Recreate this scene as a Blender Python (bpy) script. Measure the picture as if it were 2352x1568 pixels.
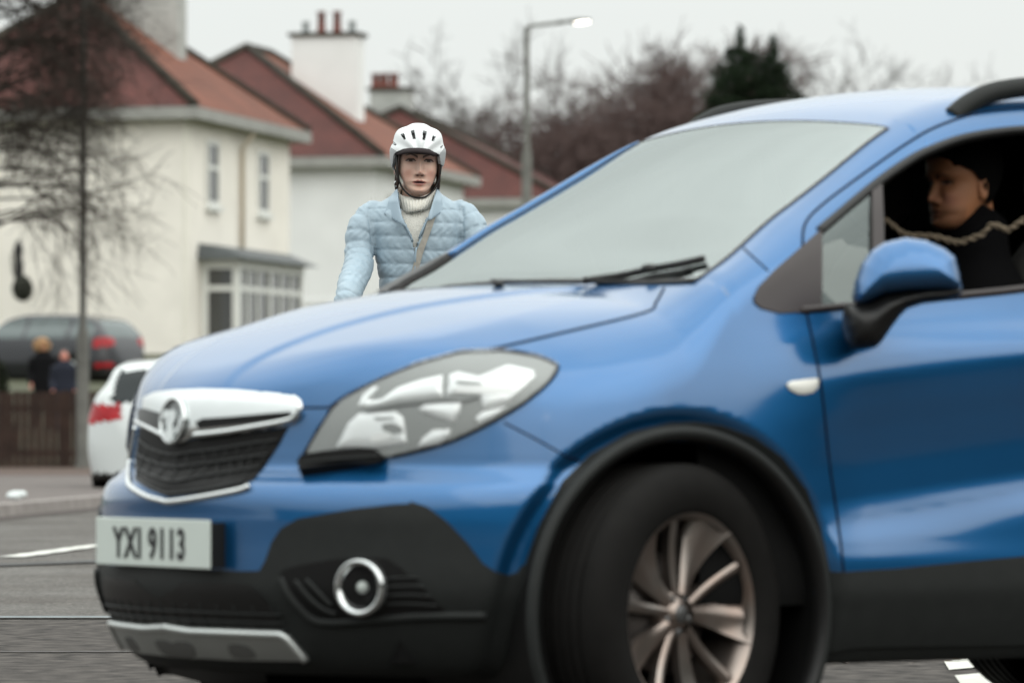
import bpy, bmesh, math, random
import numpy as np
from mathutils import Vector, Matrix
from mathutils.bvhtree import BVHTree
from mathutils.geometry import delaunay_2d_cdt
random.seed(7); rng=np.random.RandomState(11)
S=bpy.context.scene
for o in list(bpy.data.objects): bpy.data.objects.remove(o)
COL=S.collection
# ------------------------------------------------------------------ camera
# pixel coordinates below are those of a 2352 x 1568 picture
FPX=11760.; CH=.788; PV=math.atan(186/FPX)
cd=bpy.data.cameras.new('Camera'); cam=bpy.data.objects.new('Camera',cd); COL.objects.link(cam)
cd.sensor_width=36; cd.lens=36*FPX/2352; cd.clip_end=6000; cd.clip_start=.5
cam.location=(0,0,CH); cam.rotation_euler=(math.pi/2+PV,0,0)
cd.dof.use_dof=True; cd.dof.focus_distance=18.9; cd.dof.aperture_fstop=4.8
S.camera=cam
S.render.resolution_x=1024; S.render.resolution_y=682
S.render.engine='CYCLES'
S.cycles.max_bounces=8; S.cycles.transparent_max_bounces=12; S.cycles.caustics_reflective=False; S.cycles.caustics_refractive=False
S.cycles.sample_clamp_indirect=6
# ------------------------------------------------------------------ overcast sky + weak soft sun
SUN_EL=math.radians(35); SUN_ROT=math.radians(142)
w=bpy.data.worlds.new('World'); S.world=w; w.use_nodes=True
nt=w.node_tree; nt.nodes.clear(); N=nt.nodes.new; Lk=nt.links.new
wo=N('ShaderNodeOutputWorld'); bg=N('ShaderNodeBackground'); sky=N('ShaderNodeTexSky'); sky.sky_type='NISHITA'; sky.sun_disc=False
sky.sun_elevation=SUN_EL; sky.sun_rotation=SUN_ROT
tc=N('ShaderNodeTexCoord'); sep=N('ShaderNodeSeparateXYZ'); Lk(tc.outputs['Generated'],sep.inputs[0])
mr=N('ShaderNodeFloatCurve'); cv=mr.mapping.curves[0]; cv.points[0].location=(0,.368); cv.points[1].location=(1,1)
for a_,b_ in ((.08,.385),(.25,.52),(.55,.76)): cv.points.new(a_,b_)
mr.mapping.update(); Lk(sep.outputs['Z'],mr.inputs['Value'])
m0=N('ShaderNodeMath'); m0.operation='MULTIPLY'; m0.inputs[1].default_value=25; Lk(mr.outputs[0],m0.inputs[0])
nz=N('ShaderNodeTexNoise'); nz.inputs['Scale'].default_value=4.5; nz.inputs['Detail'].default_value=3; Lk(tc.outputs['Generated'],nz.inputs['Vector'])
nr=N('ShaderNodeMapRange'); nr.inputs['To Min'].default_value=.86; nr.inputs['To Max'].default_value=1.12; Lk(nz.outputs['Fac'],nr.inputs['Value'])
nr.inputs['To Min'].default_value=-.26; nr.inputs['To Max'].default_value=.26
el=N('ShaderNodeMapRange'); el.inputs['From Min'].default_value=.10; el.inputs['From Max'].default_value=.45; Lk(sep.outputs['Z'],el.inputs['Value'])
ma=N('ShaderNodeMath'); ma.operation='MULTIPLY_ADD'; ma.inputs[2].default_value=1; Lk(nr.outputs[0],ma.inputs[0]); Lk(el.outputs[0],ma.inputs[1])
mu=N('ShaderNodeMath'); mu.operation='MULTIPLY'; Lk(m0.outputs[0],mu.inputs[0]); Lk(ma.outputs[0],mu.inputs[1])
cl=N('ShaderNodeMix'); cl.data_type='RGBA'; cl.blend_type='MULTIPLY'; cl.inputs['Factor'].default_value=1
cl.inputs['A'].default_value=(.965,1,.972,1); Lk(mu.outputs[0],cl.inputs['B'])
mx=N('ShaderNodeMix'); mx.data_type='RGBA'; mx.inputs['Factor'].default_value=.94
Lk(sky.outputs[0],mx.inputs['A']); Lk(cl.outputs['Result'],mx.inputs['B'])
Lk(mx.outputs['Result'],bg.inputs[0]); bg.inputs[1].default_value=.1; Lk(bg.outputs[0],wo.inputs[0])
sd=bpy.data.lights.new('Sun','SUN'); sun=bpy.data.objects.new('Sun',sd); COL.objects.link(sun)
sd.energy=1.1; sd.angle=math.radians(75); sd.color=(1,.95,.87)
sun.rotation_euler=(math.radians(90)-SUN_EL,0,math.radians(38))
S.view_settings.view_transform='Standard'; S.view_settings.look='None'; S.view_settings.exposure=-.10; S.view_settings.gamma=1
# ------------------------------------------------------------------ pixel -> place helpers
def ray(u,v):
    a=(u-1176)/FPX; b=(784-v)/FPX
    return np.array([a,math.cos(PV)-b*math.sin(PV),math.sin(PV)+b*math.cos(PV)])
CAMP=np.array([0,0,CH])
def at(u,v,Y):
    d=ray(u,v); return CAMP+d*(Y/d[1])
def onz(u,v,z=0.):
    d=ray(u,v); return CAMP+d*((z-CH)/d[2])
def px_of(p):
    p=np.asarray(p,float)-CAMP
    y=p[...,1]*math.cos(PV)+p[...,2]*math.sin(PV); z=-p[...,1]*math.sin(PV)+p[...,2]*math.cos(PV)
    return np.stack([1176+FPX*p[...,0]/y,784-FPX*z/y],-1)
CROPS=dict(A=(200,800,1.809),B=(310,920,4.9),C=(720,840,3.564),D=(640,1220,3.459),E=(1480,1240,3.6725),F=(2140,330,4.753),G=(1000,900,2.0445),
 H=(1700,200,1.96),I=(750,250,3.136),J=(900,280,6.53),K=(350,0,1.96),L=(600,500,2.352),M=(0,600,2.24),O=(1900,900,2.045),S=(1000,0,1.68))
def Q(c,pts):
    x0,y0,f=CROPS[c]; return [((x0+x/f)*.9408,(y0+y/f)*.9408) for x,y in pts]
def pchip(xs,ys):
    xs=np.array(xs,float); ys=np.array(ys,float); h=np.diff(xs); d=np.diff(ys)/h; m=np.zeros(len(xs))
    for i in range(1,len(xs)-1):
        if d[i-1]*d[i]>0:
            w1=2*h[i]+h[i-1]; w2=h[i]+2*h[i-1]; m[i]=(w1+w2)/(w1/d[i-1]+w2/d[i])
    m[0]=d[0]; m[-1]=d[-1]
    def f(x):
        x=np.clip(np.asarray(x,float),xs[0],xs[-1]); i=np.clip(np.searchsorted(xs,x)-1,0,len(xs)-2)
        t=(x-xs[i])/h[i]; t2=t*t; t3=t2*t
        return (2*t3-3*t2+1)*ys[i]+(t3-2*t2+t)*h[i]*m[i]+(-2*t3+3*t2)*ys[i+1]+(t3-t2)*h[i]*m[i+1]
    return f
def catmull(pts,n=6,closed=False):
    P=[np.array(p,float) for p in pts]; out=[]; m=len(P); rngi=range(m if closed else m-1)
    for i in rngi:
        if closed: a,b,c,d=P[(i-1)%m],P[i],P[(i+1)%m],P[(i+2)%m]
        else: a,b,c,d=P[max(i-1,0)],P[i],P[i+1],P[min(i+2,m-1)]
        for k in range(n):
            t=k/n; out.append(.5*((2*b)+(c-a)*t+(2*a-5*b+4*c-d)*t*t+(3*b-a-3*c+d)*t**3))
    if not closed: out.append(P[-1])
    return out
def smooth(a,b,x):
    t=np.clip((x-a)/(b-a),0,1); return t*t*(3-2*t)
def inpoly(poly,pts):
    poly=np.asarray(poly); pts=np.asarray(pts); x,y=pts[:,0],pts[:,1]; r=np.zeros(len(pts),bool); n=len(poly)
    for i in range(n):
        x1,y1=poly[i]; x2,y2=poly[(i+1)%n]
        c=((y1>y)!=(y2>y))
        with np.errstate(divide='ignore',invalid='ignore'):
            r^=c&(x<(x2-x1)*(y-y1)/(y2-y1+1e-12)+x1)
    return r
def dpoly(poly,pts,closed=True):
    poly=np.asarray(poly,float); pts=np.asarray(pts,float); best=np.full(len(pts),1e9); n=len(poly)
    for i in range(n if closed else n-1):
        a=poly[i]; b=poly[(i+1)%n]; ab=b-a; L2=ab@ab+1e-12
        t=np.clip(((pts-a)@ab)/L2,0,1); best=np.minimum(best,np.linalg.norm(pts-(a+t[:,None]*ab),axis=1))
    return best
def resample(poly,step,closed=True):
    out=[]; n=len(poly)
    for i in range(n if closed else n-1):
        a=np.array(poly[i],float); b=np.array(poly[(i+1)%n],float); k=max(1,int(round(np.linalg.norm(b-a)/step)))
        for j in range(k): out.append(a+(b-a)*j/k)
    if not closed: out.append(np.array(poly[-1],float))
    return out
def fill(poly,step):
    """triangulate a 2D outline with a grid of inner points -> (pts, faces, nborder)"""
    bd=resample(poly,step); bd=[b for i,b in enumerate(bd) if np.linalg.norm(b-bd[i-1])>step*.05]
    pa=np.array(bd); lo=pa.min(0); hi=pa.max(0)
    gx,gy=np.meshgrid(np.arange(lo[0]+step*.5,hi[0],step),np.arange(lo[1]+step*.5,hi[1],step*.9))
    gx=gx+(np.arange(gx.shape[0])%2)[:,None]*step*.5
    g=np.stack([gx.ravel(),gy.ravel()],1)
    if len(g): g=g[inpoly(pa,g)]
    if len(g): g=g[dpoly(pa,g)>step*.45]
    allp=[Vector(p) for p in bd]+[Vector(p) for p in g]; n=len(bd)
    r=delaunay_2d_cdt(allp,[(i,(i+1)%n) for i in range(n)],[list(range(n))],1,1e-6)
    vs=np.array([list(v) for v in r[0]]); fs=[list(f) for f in r[2]]
    return vs,fs
# ------------------------------------------------------------------ materials
def mat(name,col,rough=.6,metal=0,coat=0,spec=.5,noise=0,nscale=8,bump=0,bscale=40,emit=None,es=0,alpha=1,coatr=.03,col2=None,sheen=0,detail=5):
    m=bpy.data.materials.new(name); m.use_nodes=True; t=m.node_tree; b=t.nodes['Principled BSDF']
    c=tuple(col)+(1,)
    b.inputs['Base Color'].default_value=c; b.inputs['Roughness'].default_value=rough; b.inputs['Metallic'].default_value=metal
    b.inputs['Coat Weight'].default_value=coat; b.inputs['Coat Roughness'].default_value=coatr; b.inputs['Specular IOR Level'].default_value=spec
    if sheen: b.inputs['Sheen Weight'].default_value=sheen
    if emit: b.inputs['Emission Color'].default_value=tuple(emit)+(1,); b.inputs['Emission Strength'].default_value=es
    tcn=t.nodes.new('ShaderNodeTexCoord')
    if noise or col2:
        n=t.nodes.new('ShaderNodeTexNoise'); n.inputs['Scale'].default_value=nscale; n.inputs['Detail'].default_value=detail; t.links.new(tcn.outputs['Object'],n.inputs['Vector'])
        r=t.nodes.new('ShaderNodeValToRGB'); r.color_ramp.elements[0].position=.3; r.color_ramp.elements[1].position=.7
        a=[max(0,x*(1-noise)) for x in col]; d=[min(1,x*(1+noise)) for x in (col2 or col)]
        r.color_ramp.elements[0].color=tuple(a)+(1,); r.color_ramp.elements[1].color=tuple(d)+(1,)
        t.links.new(n.outputs['Fac'],r.inputs[0]); t.links.new(r.outputs[0],b.inputs['Base Color'])
    if bump:
        n2=t.nodes.new('ShaderNodeTexNoise'); n2.inputs['Scale'].default_value=bscale; n2.inputs['Detail'].default_value=4; t.links.new(tcn.outputs['Object'],n2.inputs['Vector'])
        bp=t.nodes.new('ShaderNodeBump'); bp.inputs['Strength'].default_value=bump; bp.inputs['Distance'].default_value=.01
        t.links.new(n2.outputs['Fac'],bp.inputs['Height']); t.links.new(bp.outputs[0],b.inputs['Normal'])
    return m
def glass(name,tint=(.5,.6,.58),ior=1.8,rough=0.,refl=(1,1,1)):
    m=bpy.data.materials.new(name); m.use_nodes=True; t=m.node_tree; t.nodes.clear()
    o=t.nodes.new('ShaderNodeOutputMaterial'); x=t.nodes.new('ShaderNodeMixShader'); f=t.nodes.new('ShaderNodeFresnel'); f.inputs[0].default_value=ior
    a=t.nodes.new('ShaderNodeBsdfTransparent'); a.inputs[0].default_value=tuple(tint)+(1,)
    g=t.nodes.new('ShaderNodeBsdfGlossy'); g.inputs['Roughness'].default_value=rough; g.inputs[0].default_value=tuple(refl)+(1,)
    t.links.new(f.outputs[0],x.inputs[0]); t.links.new(a.outputs[0],x.inputs[1]); t.links.new(g.outputs[0],x.inputs[2]); t.links.new(x.outputs[0],o.inputs[0])
    return m
# ------------------------------------------------------------------ objects
def mesh_obj(name,verts,faces,m,parent=None,smoothf=True,mats=None,fmi=None,normals=None):
    me=bpy.data.meshes.new(name); me.from_pydata([tuple(map(float,v)) for v in verts],[],[tuple(map(int,f)) for f in faces])
    for q in (mats or [m]): me.materials.append(q)
    if fmi is not None: me.polygons.foreach_set('material_index',np.asarray(fmi,np.int32))
    me.polygons.foreach_set('use_smooth',np.full(len(me.polygons),bool(smoothf)))
    me.update()
    if normals is not None: me.normals_split_custom_set_from_vertices([tuple(n) for n in normals])
    o=bpy.data.objects.new(name,me); COL.objects.link(o)
    if parent is not None: o.parent=parent
    return o
def bm_obj(name,bm,m,parent=None,smoothf=True,recalc=True):
    if recalc: bmesh.ops.recalc_face_normals(bm,faces=bm.faces[:])
    me=bpy.data.meshes.new(name); bm.to_mesh(me); bm.free()
    for q in (m if isinstance(m,list) else [m]): me.materials.append(q)
    me.polygons.foreach_set('use_smooth',np.full(len(me.polygons),bool(smoothf))); me.update()
    o=bpy.data.objects.new(name,me); COL.objects.link(o)
    if parent is not None: o.parent=parent
    return o
def autosmooth(o,deg=35):
    me=o.data; bm=bmesh.new(); bm.from_mesh(me); a=math.radians(deg)
    for e in bm.edges:
        e.smooth = len(e.link_faces)==2 and e.calc_face_angle(0)<a
    bm.to_mesh(me); bm.free(); return o
def tag(o,label=None,cat=None,group=None,kind=None):
    if label: o['label']=label
    if cat: o['category']=cat
    if group: o['group']=group
    if kind: o['kind']=kind
    return o
def thing(name,label,cat,loc=(0,0,0),rz=0,group=None):
    o=bpy.data.objects.new(name,None); COL.objects.link(o); o.location=tuple(map(float,loc)); o.rotation_euler=(0,0,rz); o.empty_display_size=.2
    return tag(o,label,cat,group)
def tube_geo(path,rad,seg=8,caps=True,flat=1.,closed=False):
    P=[Vector(map(float,p)) for p in path]; n=len(P); R=rad if hasattr(rad,'__len__') else [rad]*n
    vs=[];fs=[]; up=Vector((0,0,1)); prev=None
    for i,p in enumerate(P):
        if closed: t=(P[(i+1)%n]-P[(i-1)%n])
        else: t=(P[min(i+1,n-1)]-P[max(i-1,0)])
        t=t.normalized() if t.length>1e-9 else Vector((0,0,1))
        if prev is None:
            a=t.cross(up); a=a.normalized() if a.length>.1 else t.cross(Vector((1,0,0))).normalized()
        else:
            a=prev-t*prev.dot(t); a=a.normalized() if a.length>1e-6 else t.orthogonal().normalized()
        prev=a; b=t.cross(a)
        for k in range(seg):
            th=2*math.pi*k/seg; vs.append(p+a*(math.cos(th)*R[i])+b*(math.sin(th)*R[i]*flat))
    m=n if closed else n-1
    for i in range(m):
        j=(i+1)%n
        for k in range(seg):
            fs.append((i*seg+k,i*seg+(k+1)%seg,j*seg+(k+1)%seg,j*seg+k))
    if caps and not closed:
        fs.append(tuple(range(seg-1,-1,-1))); fs.append(tuple((n-1)*seg+k for k in range(seg)))
    return vs,fs
class MB:
    def __init__(s): s.v=[]; s.f=[]; s.mi=[]
    def add(s,vf,mi=0):
        v,f=vf; o=len(s.v); s.v+=[tuple(map(float,x)) for x in v]; s.f+=[tuple(i+o for i in q) for q in f]; s.mi+=[mi]*len(f); return s
    def tube(s,path,r,seg=8,mi=0,**k): return s.add(tube_geo(path,r,seg,**k),mi)
    def box(s,c,d,rz=0,mi=0,M=None):
        v=[]
        for z in (-1,1):
            for x,y in ((-1,-1),(1,-1),(1,1),(-1,1)):
                a,b=x*d[0]/2,y*d[1]/2; X=a*math.cos(rz)-b*math.sin(rz); Y=a*math.sin(rz)+b*math.cos(rz); v.append((c[0]+X,c[1]+Y,c[2]+z*d[2]/2))
        if M is not None: v=[M@Vector(q) for q in v]
        return s.add((v,[(3,2,1,0),(4,5,6,7),(0,1,5,4),(1,2,6,5),(2,3,7,6),(3,0,4,7)]),mi)
    def lathe(s,prof,axis_o,axis,seg=32,mi=0,closed=False):
        ax=Vector(axis).normalized(); a=ax.orthogonal().normalized(); b=ax.cross(a); v=[];f=[]; n=len(prof)
        for r,h in prof:
            for k in range(seg):
                t=2*math.pi*k/seg; v.append(Vector(axis_o)+ax*h+(a*math.cos(t)+b*math.sin(t))*r)
        for i in range(n if closed else n-1):
            j=(i+1)%n
            for k in range(seg): f.append((i*seg+k,i*seg+(k+1)%seg,j*seg+(k+1)%seg,j*seg+k))
        return s.add((v,f),mi)
    def sphere(s,c,r,seg=16,rings=10,mi=0):
        v=[];f=[]; r=r if hasattr(r,'__len__') else (r,r,r)
        for i in range(rings+1):
            th=math.pi*i/rings
            for k in range(seg):
                ph=2*math.pi*k/seg; v.append((c[0]+r[0]*math.sin(th)*math.cos(ph),c[1]+r[1]*math.sin(th)*math.sin(ph),c[2]+r[2]*math.cos(th)))
        for i in range(rings):
            for k in range(seg): f.append((i*seg+k,(i+1)*seg+k,(i+1)*seg+(k+1)%seg,i*seg+(k+1)%seg))
        return s.add((v,f),mi)
    def obj(s,name,m,parent=None,smoothf=True,recalc=True,weld=True):
        ml=m if isinstance(m,list) else [m]
        o=mesh_obj(name,s.v,s.f,None,parent,smoothf,mats=ml,fmi=s.mi)
        if recalc:
            bm=bmesh.new(); bm.from_mesh(o.data)
            if weld: bmesh.ops.remove_doubles(bm,verts=bm.verts[:],dist=1e-5)
            bmesh.ops.recalc_face_normals(bm,faces=bm.faces[:]); bm.to_mesh(o.data); bm.free()
        return o
# ================================================================== the blue car (x back from the bumper, y to its left, z up)
PHI=math.radians(34.5)
RV=np.array([math.cos(PHI),math.sin(PHI),0]); LV=np.array([math.sin(PHI),-math.cos(PHI),0]); MC=np.array([RV,LV,[0,0,1.]])
HUBW=CAMP+ray(1565,1410)*11.8; CO=HUBW-.865*RV-.87*LV; CO[2]=0
def c2w(p): return CO+np.asarray(p,float)@MC
def Ppx(p): return px_of(c2w(p))
def cray(u,v): return MC@(CAMP-CO), MC@ray(u,v)
def C(u,v,**k):
    o,d=cray(u,v); a,val=list(k.items())[0]; i='xyz'.index(a); return o+d*((val-o[i])/d[i])
smax=lambda a,b,k: np.maximum(a,b)+np.maximum(k-np.abs(a-b),0)**2/(4*k)
x0f=pchip([.18,.22,.26,.33,.42,.50,.57,.61,.64,.665,.69,.72,.80,.87,.95,1.1],[.15,.08,.045,.01,-.014,-.014,-.016,-.02,-.015,.008,.027,.03,.037,.05,.09,.2])
pf=pchip([.2,.56,.62,.69,1.0],[2.15,2.12,1.98,1.76,1.74])
_wz=[1.02,1.08,1.16,1.3,1.45,1.56,1.75]; _wy=[.818,.80,.775,.715,.642,.585,.49]
W0=pchip([.18,.26,.34,.40,.455,.50,.55,.60,.66,.74,.82,.875,.92,.97]+_wz,[.81,.85,.875,.887,.886,.876,.858,.850,.850,.855,.863,.866,.859,.842]+_wy)
W0f=pchip([.18,.26,.34,.40,.455,.52,.60,.68,.76,.84,.90,.96]+_wz,[.81,.85,.872,.884,.888,.888,.886,.881,.873,.861,.849,.834]+_wy)
Zc=pchip([-.1,.0,.03,.06,.12,.22,.36,.55,.80,1.0,1.04,1.3,1.55,1.70,1.80,1.95,2.15,2.45,2.9,3.3,3.65,3.85,4.0,4.15,4.4],
         [.70,.80,.855,.885,.925,.978,1.030,1.080,1.118,1.132,1.145,1.312,1.465,1.545,1.585,1.622,1.648,1.660,1.652,1.62,1.57,1.50,1.32,1.08,.85])
def Fbody(x,y,z):
    ay=np.abs(y); a=.80; ar=.55
    xz=x0f(z); X=np.maximum(0,(a-(x-xz))/a)+np.maximum(0,(x-(4.27-ar-.0))/ar)
    rw=np.hypot(x-.865,z-.347); rr=np.hypot(x-3.42,z-.347)
    fx=smooth(1.02,1.42,x); Wd=W0(z-.11*np.clip(x-1.25,0,1.0)*smooth(.45,.62,z)*(1-smooth(.93,1.10,z)))*fx+W0f(z)*(1-fx)
    for q in (rw,rr):
        Wd=Wd-.026*smooth(.480,.430,q)
    wall=(X**2+(ay/Wd)**pf(z)-1)*Wd*.5
    xs=x-ay**2*(.19*smooth(.2,.6,x)*(1-smooth(.85,1.1,x))+.10*smooth(.85,1.1,x))
    zt=Zc(xs)
    fh=1-smooth(.90,1.1,x)
    yc=np.interp(x,[.1,.3,.6,1.05],[.50,.55,.56,.47]); yv=np.interp(x,[.1,.25,.75,1.1],[.14,.19,.31,.34])
    t=np.maximum(ay-yc,0); fb=1-smooth(.68,1.08,x)
    crown=fh*(.038*(ay/.6)**2+.009*smooth(yv-.008,yv+.03,ay))+(1-fh)*(.035*(ay/.55)**2.)*smooth(1.1,1.6,x)+fb*(.11*(np.sqrt(t*t+.012**2)-.012)-.0*t)
    slope=np.where((xs>1.0)&(xs<1.75),.85,1.)
    top=(z-(zt-crown))*slope
    F=smax(wall,top,.05+.035*smooth(1.0,1.3,z)+.09*smooth(.25,.6,x)*(1-smooth(.85,1.2,x)))
    zb=.20+.06*smooth(.5,.1,x)*0
    return smax(F,zb-z,.04)
def gradF(F,p,h=2e-3):
    g=np.empty_like(p)
    for i in range(3):
        d=np.zeros(3); d[i]=h; g[:,i]=F(*(p+d).T)-F(*(p-d).T)
    return g/np.linalg.norm(g,axis=1)[:,None]
def capsule(F,xa,xb,za,nu,nv,nend,R=3.0):
    """rays from an inner axis out to the surface: quad grid (columns along the axis, rows around it)"""
    cols=[]
    for i in range(nend): t=math.pi/2*(1-i/nend); cols.append((xa,-math.sin(t),math.cos(t)))
    for i in range(nu+1): cols.append((xa+(xb-xa)*i/nu,0,1))
    for i in range(1,nend+1): t=math.pi/2*i/nend; cols.append((xb,math.sin(t),math.cos(t)))
    cols=np.array(cols); th=np.linspace(0,2*math.pi,nv,endpoint=False)
    ox=np.repeat(cols[:,0],nv); dx=np.repeat(cols[:,1],nv); c=np.repeat(cols[:,2],nv); T=np.tile(th,len(cols))
    D=np.stack([dx,c*np.sin(T),c*np.cos(T)],1); Oo=np.stack([ox,0*ox,0*ox+za],1)
    lo=np.zeros(len(D)); hi=np.full(len(D),R)
    # march for the first exit, then bisect
    ts=np.linspace(0,R,90); found=np.zeros(len(D),bool)
    for a,b in zip(ts[:-1],ts[1:]):
        f=F(*(Oo+D*b).T)>0; new=f&~found; lo[new]=a; hi[new]=b; found|=f
    for _ in range(22):
        mid=(lo+hi)/2; f=F(*(Oo+D*mid[:,None]).T)>0; hi=np.where(f,mid,hi); lo=np.where(f,lo,mid)
    V=Oo+D*lo[:,None]; nc=len(cols); fs=[]
    for i in range(nc-1):
        for k in range(nv):
            fs.append((i*nv+k,(i+1)*nv+k,(i+1)*nv+(k+1)%nv,i*nv+(k+1)%nv))
    return V,np.array(fs)
BV,BF=capsule(Fbody,.95,3.45,.72,330,460,130)
BN=gradF(Fbody,BV)
BVH=BVHTree.FromPolygons([Vector(v) for v in BV],[tuple(f) for f in BF])
def hitcar(u,v):
    o,d=cray(u,v); d=d/np.linalg.norm(d)
    r=BVH.ray_cast(Vector(o),Vector(d))
    return None if r[0] is None else np.array(r[0])
def surf(pts,miss='near'):
    P=[hitcar(*p) for p in pts]; ok=[p is not None for p in P]
    for i,p in enumerate(P):
        if p is None:   # slide to the closest point of the ray
            o,d=cray(*pts[i]); tt=np.linspace(11,16,200); c=o+d/np.linalg.norm(d)*tt[:,None]
            f=Fbody(*c.T); P[i]=c[np.argmin(f)]
    P=np.array(P); return P,gradF(Fbody,P)
flipy=lambda V: np.asarray(V)*np.array([1,-1,1])
def car_mesh(name,V,F,m,parent,normals=None,flip=True,**k):
    V=flipy(V); F=[tuple(reversed(tuple(f))) for f in F] if flip else F
    if normals is not None: normals=flipy(normals)
    return mesh_obj(name,V,F,m,parent,normals=normals,**k)
def patch_geo(poly,step,off,skirt,offf=None,sm=0,space='px'):
    if sm: poly=catmull(poly,sm,closed=True)
    vs,fs=fill(poly,step)
    P,Nn=surf(vs)
    d=dpoly(poly,vs)
    o=np.full(len(vs),off) if offf is None else off+offf(vs,d)
    T=P+Nn*o[:,None]
    fs=[f if np.dot(np.cross(T[f[1]]-T[f[0]],T[f[2]]-T[f[0]]),Nn[f[0]])>0 else f[::-1] for f in fs]
    V=list(T); F=[tuple(f) for f in fs]
    if skirt:
        cnt={}
        for f in F:
            for i in range(len(f)):
                e=(f[i],f[(i+1)%len(f)]); cnt[e]=1
        bd=[e for e in cnt if (e[1],e[0]) not in cnt]; idx={}
        for a,b in bd:
            for q in (a,b):
                if q not in idx: idx[q]=len(V); V.append(P[q]+Nn[q]*(o[q]-skirt))
        for a,b in bd: F.append((b,a,idx[a],idx[b]))
    return np.array(V),F
def patch(name,poly,m,parent,off=.004,skirt=.012,step=9,offf=None,sm=0,both=False,hard=True):
    V,F=patch_geo(poly,step,off,skirt,offf,sm)
    o=car_mesh(name,V,F,m,parent,flip=True)
    if hard: autosmooth(o,50)
    if both:
        o2=car_mesh(name,V*np.array([1,-1,1]),[tuple(reversed(f)) for f in F],m,parent)
        if hard: autosmooth(o2,50)
    return o
def line3(pts,sm=6,step=8,off=0.):
    pts=catmull(pts,sm) if sm else pts
    pts=resample(pts,step,False); P,Nn=surf(pts); return P+Nn*off
def strip(mb,pts,r,off=0.,seg=6,sm=6,both=True,flat=1.):
    P=line3(pts,sm,off=off)
    if both!=-1: mb.tube(flipy(P),r,seg,flat=flat)
    if both is True or both==-1: mb.tube(P,r,seg,flat=flat)
M_blue=mat('blue metallic paint',(.004,.103,.280),rough=.42,metal=.78,coat=1,coatr=.11,noise=.05,nscale=3); M_blue.node_tree.nodes['Principled BSDF'].inputs['Coat IOR'].default_value=1.68
M_clad=mat('dark textured plastic',(.014,.016,.0155),rough=.6,spec=.3,bump=.15,bscale=400,noise=.1,nscale=30)
M_black=mat('black plastic',(.008,.008,.008),rough=.4,spec=.4,noise=.1)
M_gap=mat('panel gap',(.004,.01,.03),rough=.7,spec=.1)
M_brown=mat('dark grey pillar trim',(.045,.037,.037),rough=.4,spec=.4,noise=.05)
M_chrome=mat('chrome',(.72,.75,.75),rough=.16,metal=.95)
M_satin=mat('satin silver',(.50,.53,.52),rough=.35,metal=.9,noise=.05)
M_wsglass=glass('windscreen glass',(.78,.86,.83),ior=3.9,refl=(.92,1,.985))
M_lens=glass('clear lamp lens',(.98,.99,.99),ior=1.18)
M_tint=glass('tinted side glass',(.24,.28,.27),ior=1.6)
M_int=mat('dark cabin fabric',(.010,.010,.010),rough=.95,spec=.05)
car=thing('blue_car','blue compact SUV with its passenger window open, crossing close in front of the cyclist','car',CO,PHI)
# --- outlines read off the near side
HOODP=Q('B',[(560,150)])+[(405,893)]
win_op=Q('H',[(592,712),(620,690),(840,500),(1000,385),(1110,325),(1300,258),(1568,222)])+[(2480,300),(2640,310),(2660,330),(2650,640)]+Q('H',[(1568,992),(1270,1012),(900,1050),(590,1078)])
ws_op=[(1012,640),(1090,560),(1260,440),(1440,340),(1560,303),(1724,287),(1900,286),(2052,290)]+[(1945,380),(1850,450),(1740,535),(1640,605),(1550,640),(1400,657),(1160,664),(965,664)]
ws_half=[(1180,652),(1400,652),(1560,636),(1643,602),(1740,535),(1850,450),(1945,378),(2052,292),(1900,284),(1724,284),(1500,430)]
ctr_top=Ppx((1.70,0,1.55))
def facepx():
    c=BV[BF].mean(1); c2=c.copy(); c2[:,1]=np.abs(c2[:,1]); return c,Ppx(c2),BN[BF].mean(1)
fc,fp,fn=facepx()
glassmask=lambda: None
facing=(c2w(fc)-CAMP)
side=np.abs(fn[:,1])>.35
hole_win=inpoly(win_op,fp)&(fc[:,2]>.95)&side&(fc[:,0]>1.1)
# windscreen opening as a region of the car itself: between cowl and roof, inside the pillars
ax_=np.abs(fc[:,1]); xs_=fc[:,0]-.10*ax_**2
wse=np.interp(fc[:,2],[1.12,1.55],[.665,.525])
hole_ws=(xs_>1.02)&(xs_<1.695)&(ax_<wse)&(fc[:,2]>1.12)&(fn[:,2]>.3)
hole_win|=(fc[:,1]<0)&(fc[:,0]>2.54)&(fc[:,0]<3.40)&(fc[:,2]>1.15)&(fc[:,2]<np.interp(fc[:,0],[2.5,2.9,3.2,3.4],[1.49,1.48,1.42,1.28]))&side
hole_arch=((np.hypot(fc[:,0]-.865,fc[:,2]-.347)<.402)|(np.hypot(fc[:,0]-3.42,fc[:,2]-.347)<.402))&(ax_>.6)
hole_arch|=(fc[:,2]<.215)&(ax_<.84)
hood_poly=[(405,893),(560,897),(690,907),(757,935),(800,905),(878,868),(957,836),(1060,808),(1124,802),(1300,762),(1480,718),(1505,694),(1525,660),(1520,600)]
is_front=fc[:,0]<1.06
shut=np.interp(fp[:,0],[757,825,878,957,1060,1124,1300,1480,1507,1527],[935,896,870,838,810,802,762,718,694,640])
hood=is_front&(fn[:,2]>.25)&(fc[:,2]>.84)&(((fp[:,1]<shut)&(fp[:,0]>700))|((fp[:,0]<=757)&(fp[:,1]<np.interp(fp[:,0],[200,405,560,690,757],[890,893,897,907,935]))))&(fp[:,0]<1527)
door=(fp[:,0]>np.interp(fp[:,1],[500,715,900,1100,1300,1420],[1852,1856,1888,1912,1932,1950]))&(fc[:,0]<2.42)&side&(fc[:,0]>1.1)&(fc[:,2]<np.interp(fc[:,0],[1.2,1.5,1.7,1.95,2.4],[1.2,1.36,1.45,1.55,1.585]))&(fc[:,2]>.27)
front=(fc[:,0]<.9)&~hood
groups=[]
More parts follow.
